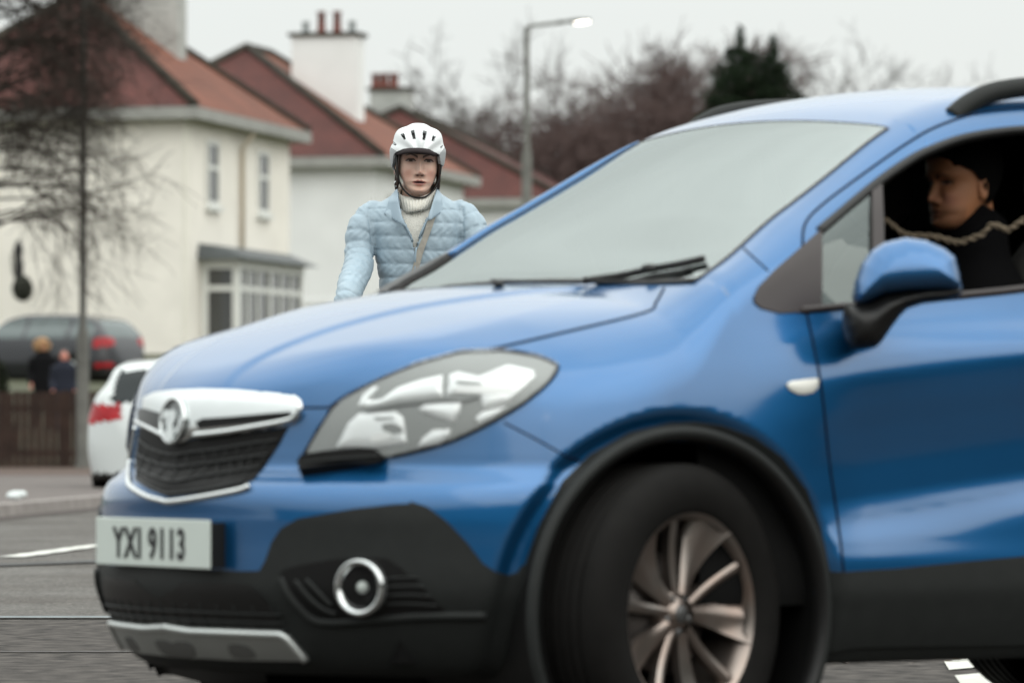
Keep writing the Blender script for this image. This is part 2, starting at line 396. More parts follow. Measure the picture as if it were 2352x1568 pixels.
keep=~(hole_win|hole_ws|hole_arch)
lab=np.zeros(len(BF),int); lab[front]=3; lab[door]=2; lab[hood]=1
lab[(fc[:,2]>1.5)&(xs_>=1.695)&(ax_<.52)]=4; lab[(fc[:,2]<.285)&((fc[:,0]>1.1)|(fc[:,2]<.24))]=5
lamp_poly=Q('C',[(90,955),(200,760),(330,560),(560,400),(760,305),(1060,185),(1450,85),(1800,75),(2100,118),(2240,170),(2290,210),(2200,345),(1980,525),(1700,690),(1400,830),(1150,912),(850,980),(780,990)])
for nm,i in (('body_shell',0),('bonnet',1),('front_door',2),('front_bumper',3),('roof',4),('sill',5)):
    fs=BF[keep&(lab==i)]; u,inv=np.unique(fs,return_inverse=True)
    car_mesh(nm,BV[u],inv.reshape(fs.shape)[:,::-1] if False else inv.reshape(fs.shape),M_clad if i==5 else M_blue,car,normals=BN[u])
# ------------------------------------------------------------------ trim, seams and glass of the blue car
X=lambda p:[tuple(q) for q in p]
# panel seams
mb=MB()
strip(mb,[(757,935),(800,905),(878,868),(957,836),(1060,808),(1124,802),(1300,762),(1480,718),(1507,694),(1525,662)],.0035)
strip(mb,[(690,936),(757,935)],.003,sm=0)
strip(mb,[(1852,716),(1870,800),(1888,900),(1905,1060),(1925,1200),(1938,1310),(1950,1420)],.0035)
strip(mb,Q('C',[(1820,680),(2090,820),(2340,960)])+[(1335,1060)],.0025)
strip(mb,Q('H',[(225,795),(345,905)]),.0025,sm=0)
strip(mb,Q('H',[(508,785),(520,680),(600,590),(800,440),(1000,300),(1150,215),(1350,150),(1568,125)])+[(2500,232),(2700,235)],.0035)
mb.obj('panel_seam',M_gap,car,recalc=True)
# windscreen: glass patch over the opening, rubber edge, scuttle
def ridx(pts,**k): return pts
def xz_region(name,fn,m,off,both=False): pass
gx,gy=np.meshgrid(np.linspace(0,1,40),np.linspace(-1,1,60))
def wsgrid(xs0,xs1,z0w,off):
    V=[];n1,n2=gx.shape
    t=gx.ravel(); s_=gy.ravel()
    xs=xs0+(xs1-xs0)*t; z_=np.interp(xs,[1.04,1.3,1.55,1.70],[1.14,1.312,1.465,1.545])
    w_=np.interp(z_,[1.12,1.55],[.675,.533]); y=np.where(s_<0,s_*(w_-.065),s_*(w_+.012)); x=xs+.10*y**2
    o=np.stack([x,y,z_+.5],1)
    out=[]
    for p in o:
        r=BVH.ray_cast(Vector(p),Vector((0,0,-1))); out.append(np.array(r[0]))
    out=np.array(out); nn=gradF(Fbody,out); V=out+nn*off
    F=[(i*n2+j,i*n2+j+1,(i+1)*n2+j+1,(i+1)*n2+j) for i in range(n1-1) for j in range(n2-1)]
    return V,F
V,F=wsgrid(1.005,1.705,None,.0015); car_mesh('windscreen',V,F,M_wsglass,car)
n1,n2=gx.shape
edge=[V[i*n2] for i in range(n1)]+[V[(n1-1)*n2+j] for j in range(n2)]
def vrow(idx): return [V[i] for i in idx]
left=[(n1-1)*n2+j for j in range(n2)]; right=[j for j in range(n2)]; top=[i*n2+n2-1 for i in range(n1)]; bot=[i*n2 for i in range(n1)]
mb=MB()
for ids,r in ((left,.0035),(right,.0018),(top,.002)): mb.tube(flipy(vrow(ids)),r,6)
mb.obj('windscreen_seal',M_brown,car)
ql=np.array(vrow(right)); qn=gradF(Fbody,ql); ql=ql+qn*.0005+np.array([0,-.016,0]); rq=np.interp(np.arange(len(ql)),[0,len(ql)*.75,len(ql)-1],[.013,.013,.003])
o_=int(len(ql)*.24)
mb=MB(); mb.tube(flipy(ql[o_:]),list(rq[o_:]),8,flat=.8); mb.obj('pillar_moulding',M_blue,car)
mb=MB(); mb.tube(flipy(ql[:o_+1]),.013,8,flat=.8); mb.obj('pillar_moulding',M_black,car)
# grey band along the screen top and lower corner trims on both pillars
mb=MB(); mb.tube(flipy(np.array(vrow(bot))+np.array([0,0,-.004])),.016,8,flat=.6); mb.obj('scuttle',M_black,car)
def pillar_trim(sy):
    P=[]; nn=9
    for i in range(nn):
        t=i/(nn-1); x=.93+.34*t; 
        a=.785-.012*t; b=a-(.02+.085*math.sin(math.pi*min(1,t*1.25))**.7 if t<.999 else .004)
        for y in (a,(a+b)/2,b):
            r=BVH.ray_cast(Vector((x,sy*y,2)),Vector((0,0,-1))); q=np.array(r[0]); P.append(q)
    P=np.array(P); P=P+gradF(Fbody,P)*.005
    F=[(i*3+k,(i+1)*3+k,(i+1)*3+k+1,i*3+k+1) for i in range(nn-1) for k in range(2)]
    car_mesh('pillar_trim',P,F,M_brown,car)
def pillar_trim2():
    P=[];n=14
    for i in range(n+1):
        t=i/n; xs=1.0+.235*t; z_=float(np.interp(xs,[1.04,1.3,1.55,1.70],[1.14,1.312,1.465,1.545])); w_=float(np.interp(z_,[1.12,1.55],[.675,.533]))-.062; w2=w_+.135*(1-.35*t)
        for k in range(4):
            y=-(w_+(w2-w_)*k/3*(1-t**3*.9)); x=xs+.10*y*y; r=BVH.ray_cast(Vector((x,y,2)),Vector((0,0,-1))); P.append(np.array(r[0]))
    P=np.array(P); P=P+gradF(Fbody,P)*.006
    car_mesh('pillar_trim',P,[(i*4+k,(i+1)*4+k,(i+1)*4+k+1,i*4+k+1) for i in range(n) for k in range(3)],M_black,car)
pillar_trim2()
# side windows: trims, fixed quarter glass, divider, belt and header seals
tri=Q('H',[(272,1032),(300,975),(380,895),(500,792),(600,703),(597,1080),(510,1102),(400,1108),(310,1085),(278,1060)])
patch('quarter_trim',tri,M_brown,car,off=.004,step=9,both=True)
qg=Q('H',[(596,715),(840,505),(845,800),(840,1060),(596,1075)])
patch('quarter_glass',qg,glass('quarter window glass',(.50,.56,.54),ior=2.1,refl=(.85,.95,.93)),car,off=-.004,skirt=0,step=12,both=True,hard=False)
patch('window_divider',Q('H',[(838,500),(885,470),(893,700),(893,1060),(842,1062)]),M_brown,car,off=.005,step=8,both=True)
mb=MB()
top_edge=Q('H',[(590,712),(840,503),(1000,388),(1110,328),(1300,262),(1568,226)])+[(2480,301),(2640,315)]
strip(mb,top_edge,.013,off=-.004)
mb.obj('window_seal',M_black,car)
for sy in (1,-1):
    mb=MB(); strip(mb,Q('H',[(500,1092),(700,1074),(900,1056),(1270,1020),(1568,988)])+[(2500,640),(2660,625)],.010,off=.001,both=sy); mb.obj('belt_moulding',M_brown,car)
# roof rails
mb=MB()
for sy in (1,-1):
    pts=[]
    for x,h in ((1.93,-.004),(1.99,.026),(2.08,.048),(2.25,.058),(2.6,.062),(3.0,.058),(3.3,.045),(3.42,.0)):
        r=BVH.ray_cast(Vector((x,sy*.555,2.2)),Vector((0,0,-1))); pts.append((x,sy*.555,r[0][2]+h-.012))
    mb.tube(flipy(catmull(pts,5)),[.022]*36,10,flat=1.2)
mb.obj('roof_rail',M_clad,car)
# plastic cladding: front corner pieces, arch, sill (near side outline, mirrored)
cb=Ppx((.05,0,.425)); 
upper=Q('A',[(560,1066),(700,1074),(790,1072),(815,1030),(845,945),(885,885),(960,842),(1200,800),(1380,780),(1450,777)])+Q('D',[(1250,14),(1400,60),(1560,180),(1740,370),(1860,530),(1960,600),(2070,632),(2150,610),(2185,560)])+Q('G',[(575,975),(640,790),(760,565),(900,425),(1100,315),(1300,268),(1420,263),(1560,281),(1720,340),(1860,440),(1980,600),(2055,800),(2100,1010)])+Q('O',[(330,1012),(600,995),(900,965),(1227,935)])+[(2600,1232),(3100,1205)]
lower=[(3100,1470),(2352,1478)]+Q('O',[(400,1385),(250,1410),(180,1450),(150,1480)])
inner_arch=Q('O',[(150,1480)])
archi=[Ppx((.865+.405*math.cos(t),.875,.347+.405*math.sin(t))) for t in np.radians(np.linspace(-22,202,40))]
clad=upper+lower+X(archi)+[(1185,1552),(1000,1550),(700,1542),(520,1538)]+[X([Ppx((.1,.02,.215))])[0],X([Ppx((-.04,.0,.425))])[0]]
# start of the outline on the centre line
cl_=lambda z:X([Ppx((float(x0f(z)),-.012,z))])[0]
clad=[cl_(.452)]+clad[:-2]+[cl_(z) for z in (.215,.225,.24,.26,.29,.32,.36,.40,.43)]
patch('cladding',clad,M_clad,car,off=.007,skirt=.02,step=10,both=True)
# arch lips and liners
for sy in (1,-1):
    for xc in (.865,3.42):
        mb=MB(); pr=[]
        v=[];f=[]; n=60
        for i in range(n+1):
            t=math.radians(-30+240*i/n)
            for r,y in ((.412,.89),(.400,.885),(.398,.84),(.43,.60),(.40,.35)):
                v.append((xc+r*math.cos(t),-sy*y,.347+r*math.sin(t)))
        for i in range(n):
            for k in range(4): f.append((i*5+k,i*5+k+1,(i+1)*5+k+1,(i+1)*5+k))
        mb.add((v,f)); mb.add(([(xc+.42*math.cos(t),-sy*.35,.36+.42*math.sin(t)) for t in np.linspace(0,2*math.pi,24,endpoint=False)],[tuple(range(24))]))
        mb.obj('arch_liner',M_black,car,recalc=False)
        mb=MB(); v=[];f=[]; n=80; pr=((.434,.868),(.431,.882),(.424,.887),(.412,.887),(.407,.881),(.405,.84))
        for i in range(n+1):
            t=math.radians(-26+232*i/n)
            for r,y in pr: v.append((xc+r*math.cos(t),-sy*(y),.347+r*math.sin(t)))
        for i in range(n):
            for k in range(5): f.append((i*6+k,i*6+k+1,(i+1)*6+k+1,(i+1)*6+k))
        mb.add((v,f)); mb.obj('arch_trim',M_clad,car)
# floor pan
mb=MB(); mb.box((2.1,0,.30),(3.7,1.25,.12)); mb.obj('underbody',M_int,car,smoothf=False)
# lower grille, skid plate
lg=Q('A',[(40,1100),(300,1118),(740,1128),(800,1170),(900,1308),(880,1316),(300,1290),(40,1268)])
lgh=[cl_(.375)]+Q('A',[(460,1124),(740,1129),(805,1175),(898,1306),(880,1318),(400,1300)])+[cl_(.285),cl_(.31),cl_(.34)]
patch('lower_grille',lgh,M_black,car,off=.009,skirt=.004,step=8,both=True)
def yz_line(y0,z0,y1,z1,off,n=30):
    P=[]
    for i in range(n+1):
        y=y0+(y1-y0)*i/n; z=z0+(z1-z0)*i/n
        r=BVH.ray_cast(Vector((-1,y,z)),Vector((1,0,0))); 
        if r[0] is not None: P.append(np.array(r[0]))
    P=np.array(P); return P+gradF(Fbody,P)*off
mb=MB()
for z in (.352,.332,.312,.295): mb.tube(flipy(yz_line(-.40,z,.40,z,.011)),.003,5)
for y in np.linspace(-.38,.38,15): mb.tube(flipy(yz_line(y,.295,y,.37,.010,6)),.002,4)
mb.obj('lower_grille_bars',M_clad,car)
cz=cl_
sk_t=[cz(.300)]+Q('A',[(500,1318),(895,1330),(930,1350),(1010,1452),(975,1456),(905,1372)])
skp=[cz(.318)]+Q('A',[(500,1316),(895,1328),(925,1345),(1012,1452),(700,1448),(400,1432)])+[cz(.262),cz(.28),cz(.30)]
patch('skid_plate',skp,M_satin,car,off=.016,skirt=.02,step=8,both=True)
mb=MB()
ledge=[cz(.314)]+Q('A',[(500,1326),(893,1340),(918,1355),(1000,1450)])
strip(mb,ledge,.009,off=.016,sm=0,seg=8); mb.obj('skid_plate_edge',mat('bright silver plastic',(.62,.65,.64),rough=.3,metal=.7),car)
mb=MB()
for (a,b) in ((430,500),(665,760)):
    pass
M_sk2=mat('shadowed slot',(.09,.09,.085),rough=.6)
for pl in ([(425,1372),(500,1376),(520,1432),(440,1428)],[(668,1382),(750,1388),(785,1436),(690,1434)]):
    patch('skid_plate_slot',Q('A',pl),M_sk2,car,off=.0175,skirt=.004,step=6,both=True,sm=4)
# fog lamp pockets
fp1=Q('D',[(165,640),(185,590),(300,555),(600,500),(900,480),(1060,490),(1180,570),(1330,700),(1480,860),(1560,930),(1300,950),(1000,985),(560,1020),(430,985),(320,890),(230,760)])
M_pocket=mat('pocket black',(.006,.006,.006),rough=.6,spec=.2)
patch('fog_lamp_pocket',fp1,M_pocket,car,off=.009,skirt=.004,step=8,both=True)
for sy in (1,-1):
  mb=MB(); strip(mb,Q('D',[(170,660),(230,780),(330,900),(430,990),(560,1025),(900,1010),(1300,975),(1880,968)]),.011,off=.006,seg=8,both=sy)
  strip(mb,Q('D',[(300,680),(400,800),(520,900),(640,950)]),.007,off=.010,both=sy); strip(mb,Q('D',[(390,670),(480,760),(600,880)]),.006,off=.010,both=sy)
  for k in range(4): strip(mb,Q('D',[(1060,660+k*70),(1250,650+k*72),(1330+k*50,655+k*75)]),.0035,off=.010,both=sy)
  mb.obj('fog_lamp_surround',M_clad,car)
def fog(sy):
    c=C(866/1.0*.0+ (640+860/3.459)*.9408,(1220+735/3.459)*.9408,y=.6); h=hitcar((640+860/3.459)*.9408,(1220+735/3.459)*.9408)
    c=np.array([h[0]-.002+(.03 if sy<0 else 0),-sy*(h[1]+.002-(.03 if sy<0 else 0)),h[2]]); ax=np.array([-1,-sy*.45,0.]); ax/=np.linalg.norm(ax)
    L=thing('fog_lamp',None,None); L.parent=car
    mb=MB(); mb.lathe([(.064,.0),(.066,.022),(.060,.028),(.052,.022),(.047,.006),(.042,-.01),(.030,-.022),(.012,-.028),(.001,-.03)],c,ax,40); mb.obj('reflector',M_chrome,L)
    mb=MB(); mb.lathe([(.030,-.018),(.031,.002),(.027,.004),(.024,.0)],c+np.array([.0,-sy*-.006,0]),ax,28); mb.obj('bulb_shroud',M_black,L)
    mb=MB(); mb.sphere(c+ax*.003,.015,14,10); mb.obj('bulb_lens',mat('bulb glass',(.5,.55,.52),rough=.05,spec=.9),L)
fog(1); fog(-1)
# ------------------------------------------------------------------ headlamps
M_bez=mat('lamp bezel grey',(.31,.32,.315),rough=.4,metal=.1,spec=.5)
M_refl=mat('lamp reflector',(.92,.94,.94),rough=.2,metal=.2,coat=.8)
def wavy(a,k):
    return lambda vs,d: a*np.sin(vs[:,1]*k)+np.minimum(d,14)*.0006
shapes=[[(550,545),(590,455),(690,372),(735,382),(690,455),(655,495),(760,480),(900,380),(1100,315),(1290,275),(1295,465),(900,512),(620,565)],
 [(1340,275),(1420,248),(1600,285),(1850,190),(2075,238),(2092,300),(1990,400),(1860,520),(1640,575),(1600,455),(1315,462)],
 [(1075,565),(1130,520),(1455,500),(1440,600),(1392,690),(1120,605)],
 [(1560,650),(1620,590),(1850,540),(1740,640),(1600,712)],
 [(360,905),(470,690),(560,605),(880,580),(955,640),(985,870),(700,915)],
 [(1065,902),(1110,815),(1200,742),(1362,738),(1352,800),(1260,882)]]
lampQ=lamp_poly
M_glint=mat('painted reflector glint',(.95,.96,.95),rough=.25,coat=1)
for sy in (1,-1):
    Hd=thing('headlight',None,None); Hd.parent=car
    def P_(name,poly,m,off,skirt,step=7,offf=None,hard=True,smn=0):
        off=off-(.014 if sy<0 else 0)
        V,F=patch_geo(poly,step,off,skirt,offf,smn)
        if sy<0: V=V*np.array([1,-1,1]); F=[tuple(reversed(f)) for f in F]
        o=car_mesh(name,V,F,m,Hd)
        if hard: autosmooth(o,50)
    P_('bezel',lampQ,M_bez,.0045,0.006,8,None,False)
    for i,s_ in enumerate(shapes): P_('reflector',Q('C',s_),M_refl,.006,.004,5,lambda vs,d:.006*(1-np.exp(-d/7)),False)
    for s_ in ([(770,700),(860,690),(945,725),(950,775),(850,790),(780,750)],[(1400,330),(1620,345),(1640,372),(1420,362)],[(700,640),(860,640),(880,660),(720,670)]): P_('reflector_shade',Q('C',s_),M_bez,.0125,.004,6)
    for s_ in ([(680,800),(790,770),(850,780),(850,820),(760,850),(680,850)],[(1420,380),(1800,370),(1900,420),(1700,440),(1420,430)]): P_('reflector_glint',Q('C',s_),M_glint,.0135,.004,6,smn=3)  # bright patches stand in for glints on the reflector
    P_('divider',Q('C',[(620,575),(900,522),(1300,482),(1600,452),(1600,470),(1460,505),(1300,498),(900,540),(640,590)]),M_bez,.012,.01,6)
    P_('lens',lampQ,M_lens,.024,.021,8,lambda vs,d:np.minimum(d,16)*.0006-.009,False)
for sy in (1,-1):
    mb=MB(); strip(mb,lampQ[:1]+lampQ[2:-1],.0035,off=.003,sm=3,both=sy); mb.obj('headlight_seal',M_gap,car)
patch('lamp_vent',Q('C',[(60,1040),(100,968),(300,935),(600,908),(700,915),(745,940),(785,985),(790,1010),(740,1040),(500,1085),(250,1125),(62,1148)]),M_pocket,car,off=.026,skirt=.03,step=6)
for sy in (1,-1):
    mb=MB(); strip(mb,Q('C',[(90,1050),(400,1010),(760,985)]),.004,off=(.028 if sy>0 else .0),both=sy); mb.obj('vent_blade',M_clad,car)
# ------------------------------------------------------------------ main grille
G_=thing('front_grille',None,None); G_.parent=car
mesh_op=[(160,590),(480,720),(600,800),(830,735),(1500,655),(1935,598),(1810,830),(1640,1080),(1520,1230),(1340,1320),(900,1395),(500,1440),(250,1335),(105,1240),(105,1000),(135,800)]
patch('grille_backing',Q('B',mesh_op),M_pocket,G_,off=.002,skirt=0,step=8)
wing=[(205,245),(330,185),(560,158),(900,146),(1300,156),(1800,198),(2010,222),(2078,268),(2103,350),(2075,490),(1990,572),(1500,652),(1100,705),(830,728),(720,760),(610,795),(480,712),(300,640),(150,575),(125,500),(185,430),(195,330)]
patch('chrome_wing',Q('B',wing),M_chrome,G_,off=.003,skirt=.012,step=7,offf=lambda vs,d:.010*(1-np.exp(-d/9))+.00012*(vs[:,1]-960)*0)
patch('grille_slot',Q('B',[(870,545),(960,505),(1300,482),(1700,447),(1985,425),(2003,450),(1940,500),(1500,562),(1100,605),(915,625)]),M_pocket,G_,off=.0145,skirt=.004,step=6)
patch('grille_slot',Q('B',[(192,400),(260,382),(420,428),(500,450),(480,600),(440,668),(300,595),(200,525)]),mat('slot grey',(.018,.02,.02),rough=.3,metal=.3),G_,off=.0145,skirt=.004,step=6)
mb=MB()
def strip1(mb,pts,r,off=0.,seg=6,sm=6,**k):
    P=line3(pts,sm,off=off); mb.tube(flipy(P),r,seg,**k); return P
strip1(mb,Q('B',[(835,702),(1200,662),(1500,612),(1930,535),(2040,480),(2070,410)]),.0075,off=.013,seg=10); strip1(mb,Q('B',[(165,540),(300,605),(470,690),(560,750)]),.0065,off=.013,seg=10)
strip1(mb,Q('B',[(125,600),(85,800),(50,1050),(32,1220),(65,1320),(250,1425),(420,1470),(540,1488),(900,1440),(1340,1362),(1480,1310)]),[.0075]*0 or .0075,off=.004,seg=10)
mb.obj('chrome_surround',M_chrome,G_)
bars=[[(165,740),(300,850),(560,930),(750,905),(1100,862),(1500,795),(1820,752)],[(150,920),(300,1000),(580,1090),(900,1042),(1300,982),(1700,922)],[(120,1080),(280,1180),(560,1262),(900,1205),(1250,1150),(1610,1085)],[(112,1230),(400,1362),(560,1390),(1000,1340),(1420,1262)]]
M_bar=mat('grille bar plastic',(.03,.032,.032),rough=.4,spec=.4)
mb=MB(); lines=[]
for b in bars:
    P=strip1(mb,Q('B',b),.0026,off=.006); lines.append(P)
for k in range(len(lines)-1):
    A_,B_=lines[k],lines[k+1]; n=11
    for i in range(n):
        t=(i+.5*(k%2)+.3)/n
        a=A_[int(t*(len(A_)-1))]; b=B_[int(min(t*1.0,1)*(len(B_)-1))]
        mb.tube(flipy(np.array([a,b])-np.array([-.004,0,0])),.0018,5)
    for i in range(2*n):
        a=A_[min(len(A_)-1,int((i+.3)/(2*n)*(len(A_)-1)))]; mb.sphere(flipy(a),.0040,8,6)
mb.obj('grille_mesh',M_bar,G_)
# emblem: a ring with a small winged beast holding a banner
bc=hitcar((310+608/4.9)*.9408,(920+520/4.9)*.9408); bc[1]=0
bc=hitcar(*Ppx((.03,0,bc[2]))); bc[1]=0; bz=bc[2]
BX=-.016; up=Vector((.10,0,1)).normalized(); nrm=Vector((-1,0,.10)).normalized(); rt=Vector((0,-1,0))
bo=Vector((bc[0]+BX,0,bz))
Bd=thing('badge',None,None); Bd.parent=car
def bpt(x,y,h=0): return bo+rt*x+up*y+nrm*h
mb=MB(); mb.tube([bpt(.052*math.cos(t),.052*math.sin(t)) for t in np.linspace(0,2*math.pi,40,endpoint=False)],.0055,8,closed=True); mb.obj('badge_ring',M_chrome,Bd)
mb=MB(); mb.add(([bpt(.05*math.cos(t),.05*math.sin(t),-.003) for t in np.linspace(0,2*math.pi,40,endpoint=False)],[tuple(range(40))])); mb.lathe([(.05,-.022),(.054,-.003)],bo,nrm,40); mb.obj('badge_disc',mat('badge disc',(.22,.23,.23),rough=.25,metal=.8),Bd,smoothf=False)
def slab(mb,poly,z0,z1):
    n=len(poly); v=[bpt(x*.001,y*.001,z1) for x,y in poly]+[bpt(x*.001,y*.001,z0) for x,y in poly]
    mb.add((v,[tuple(range(n)),tuple(range(2*n-1,n-1,-1))]+[(i,(i+1)%n,n+(i+1)%n,n+i) for i in range(n)]))
mb=MB()
slab(mb,catmull([(-30,-38),(-10,-48),(12,-46),(20,-30),(10,-12),(22,6),(16,22),(4,26),(-8,18),(-6,4),(-16,-6),(-14,-22),(-26,-28)],4,closed=True),-.002,.006)
slab(mb,catmull([(-6,18),(-26,26),(-44,14),(-46,-2),(-36,8),(-26,2),(-30,-12),(-20,-4),(-12,6)],4,closed=True),-.002,.004)
slab(mb,[(20,-20),(30,-16),(34,10),(46,6),(44,-8),(36,-24),(24,-34)],-.002,.004)
slab(mb,[(-44,-14),(-34,-20),(-36,-34),(-28,-42),(-38,-40),(-47,-26)],-.002,.003)
mb.obj('badge_figure',M_chrome,Bd,smoothf=False)
# ------------------------------------------------------------------ number plate
NPt=thing('number_plate',None,None); NPt.parent=car
pz=.507; px_=-.034
def fontmesh(name,txt,m,parent,width,height,bold=.0):
    cu=bpy.data.curves.new(name,'FONT'); cu.body=txt; cu.size=1; cu.offset=bold; cu.extrude=.02; cu.space_character=1.12
    to=bpy.data.objects.new(name,cu); COL.objects.link(to); dg=bpy.context.evaluated_depsgraph_get(); me=bpy.data.meshes.new_from_object(to.evaluated_get(dg))
    bpy.data.objects.remove(to); me.name=name
    V=np.array([v.co for v in me.vertices]); lo=V.min(0); hi=V.max(0); V=(V-lo)/(hi-lo)
    V[:,0]=(V[:,0]-.5)*width; V[:,1]=(V[:,1]-.5)*height; V[:,2]=V[:,2]*.002
    for i,v in enumerate(me.vertices): v.co=V[i]
    me.materials.append(m); o=bpy.data.objects.new(name,me); COL.objects.link(o); o.parent=parent; return o
mb=MB(); mb.box((px_,0,pz),(.006,.522,.113)); 
o=mb.obj('plate_face',mat('number plate white',(.60,.66,.62),rough=.35,noise=.02),NPt,smoothf=False)
bv=o.modifiers.new('b','BEVEL'); bv.width=.0025; bv.segments=2
mb=MB(); mb.box((px_+.028,0,pz-.002),(.045,.50,.104)); mb.obj('plate_holder',M_black,NPt,smoothf=False)
tx=fontmesh('plate_text','YXI 9113',mat('plate ink',(.01,.01,.012),rough=.5),NPt,.332,.075,.025)
# letters read from viewer's left to right: text x -> car left, text y -> up
tx.matrix_local=Matrix(((0,0,-1,px_-.0035),(-1,0,0,-(-.26+.083+.164)),(0,1,0,pz-.002),(0,0,0,1)))
# ------------------------------------------------------------------ door mirror
def inflate_px(name,poly,Yd,tf,tb,m,parent,step=7,sm=0,D=None,frame='car',tilt=0):
    if sm: poly=catmull(poly,sm,closed=True)
    vs,fs=fill(poly,step); d=dpoly(poly,vs); D=D or d.max()
    h=np.sqrt(np.clip(1-(1-np.minimum(d/D,1))**2,0,1)); base=np.array([at(u,v,Yd) for u,v in vs])
    Fv=base+np.array([0,-1,0])*(h*tf+h*tilt*((vs[:,1]-vs[:,1].min())/np.ptp(vs[:,1])))[:,None]; Bv=base+np.array([0,1,0])*(h*tb)[:,None]
    n=len(vs); V=np.vstack([Fv,Bv]); F=[tuple(f) for f in fs]+[tuple(i+n for i in reversed(f)) for f in fs]
    if frame=='car': V=(V-CO)@MC.T; V=flipy(V)
    mb=MB(); mb.add((V,F)); return mb.obj(name,m,parent)
Mi=thing('door_mirror',None,None); Mi.parent=car
YM=c2w((1.44,.99,1.13))[1]
cap=Q('H',[(745,1015),(755,960),(790,870),(840,805),(900,768),(1000,745),(1100,757),(1190,795),(1240,835),(1262,920),(1272,985),(1240,1000),(1100,1003),(980,1010),(900,1022),(830,1055),(790,1070),(750,1050)])
inflate_px('mirror_cap',cap,YM,.045,.05,M_blue,Mi,step=5,tilt=.050)
arm=Q('H',[(715,1065),(830,1050),(900,1015),(1100,985),(1265,978),(1275,1005),(1255,1028),(1190,1048),(1080,1062),(1010,1085),(975,1120),(930,1180),(890,1240),(860,1268),(800,1280),(745,1275),(715,1240),(697,1170),(700,1110)])
inflate_px('mirror_foot',arm,YM+.01,.065,.12,M_black,Mi,step=6)
mir=[(785,1000),(830,880),(930,800),(1100,780),(1210,830),(1245,980),(1000,1000)]
inflate_px('mirror_glass',Q('H',mir),YM+.06,.01,.012,M_chrome,Mi,step=10,D=8)
V,F=[],[]
def copy_mirror(o,parent):
    c=o.copy(); c.data=o.data.copy(); COL.objects.link(c); c.parent=parent
    for v in c.data.vertices: v.co.y=-v.co.y
    c.data.flip_normals(); return c
Mi2=thing('door_mirror',None,None); Mi2.parent=car
for o in [o for o in bpy.data.objects if o.parent==Mi]: copy_mirror(o,Mi2)
for o in [o for o in bpy.data.objects if o.parent==Mi2]:     # far mirror sits in line with the near one
    o.name=o.name.split('.')[0]
# side repeater
patch('side_indicator',Q('G',[(1878,78),(1900,62),(1960,54),(2028,47),(2040,60),(2034,95),(2010,118),(1970,128),(1930,124),(1895,105)]),mat('indicator lens',(.75,.75,.70),rough=.15,spec=.8),car,off=.004,skirt=.01,step=5,both=True,offf=lambda vs,d:.004*(1-np.exp(-d/5)))
# dirty chip and wiper arms
Wp=thing('wiper',None,None); Wp.parent=car
def wline(pts,off): 
    P,Nn=surf(resample(catmull(pts,5),10,False)); return flipy(P+Nn*off)
mb=MB(); mb.tube(wline([(1340,656),(1420,645),(1500,628),(1570,616),(1622,604)],.012),.007,8,flat=1.3); mb.obj('wiper_arm',M_black,Wp)
mb=MB(); mb.tube(wline([(1130,651),(1300,655),(1430,652),(1520,640),(1590,622)],.008),.0045,6); mb.obj('wiper_blade',M_black,Wp)
mb=MB(); mb.sphere(flipy(hitcar(1500,632))+np.array([-.01,0,.016]),(.024,.018,.012),12,8); mb.obj('wiper_pivot',M_black,Wp)
mb=MB(); mb.sphere(flipy(hitcar(1160,658))+np.array([-.02,0,.006]),(.018,.014,.008),10,6); mb.obj('washer_jet',M_black,car)
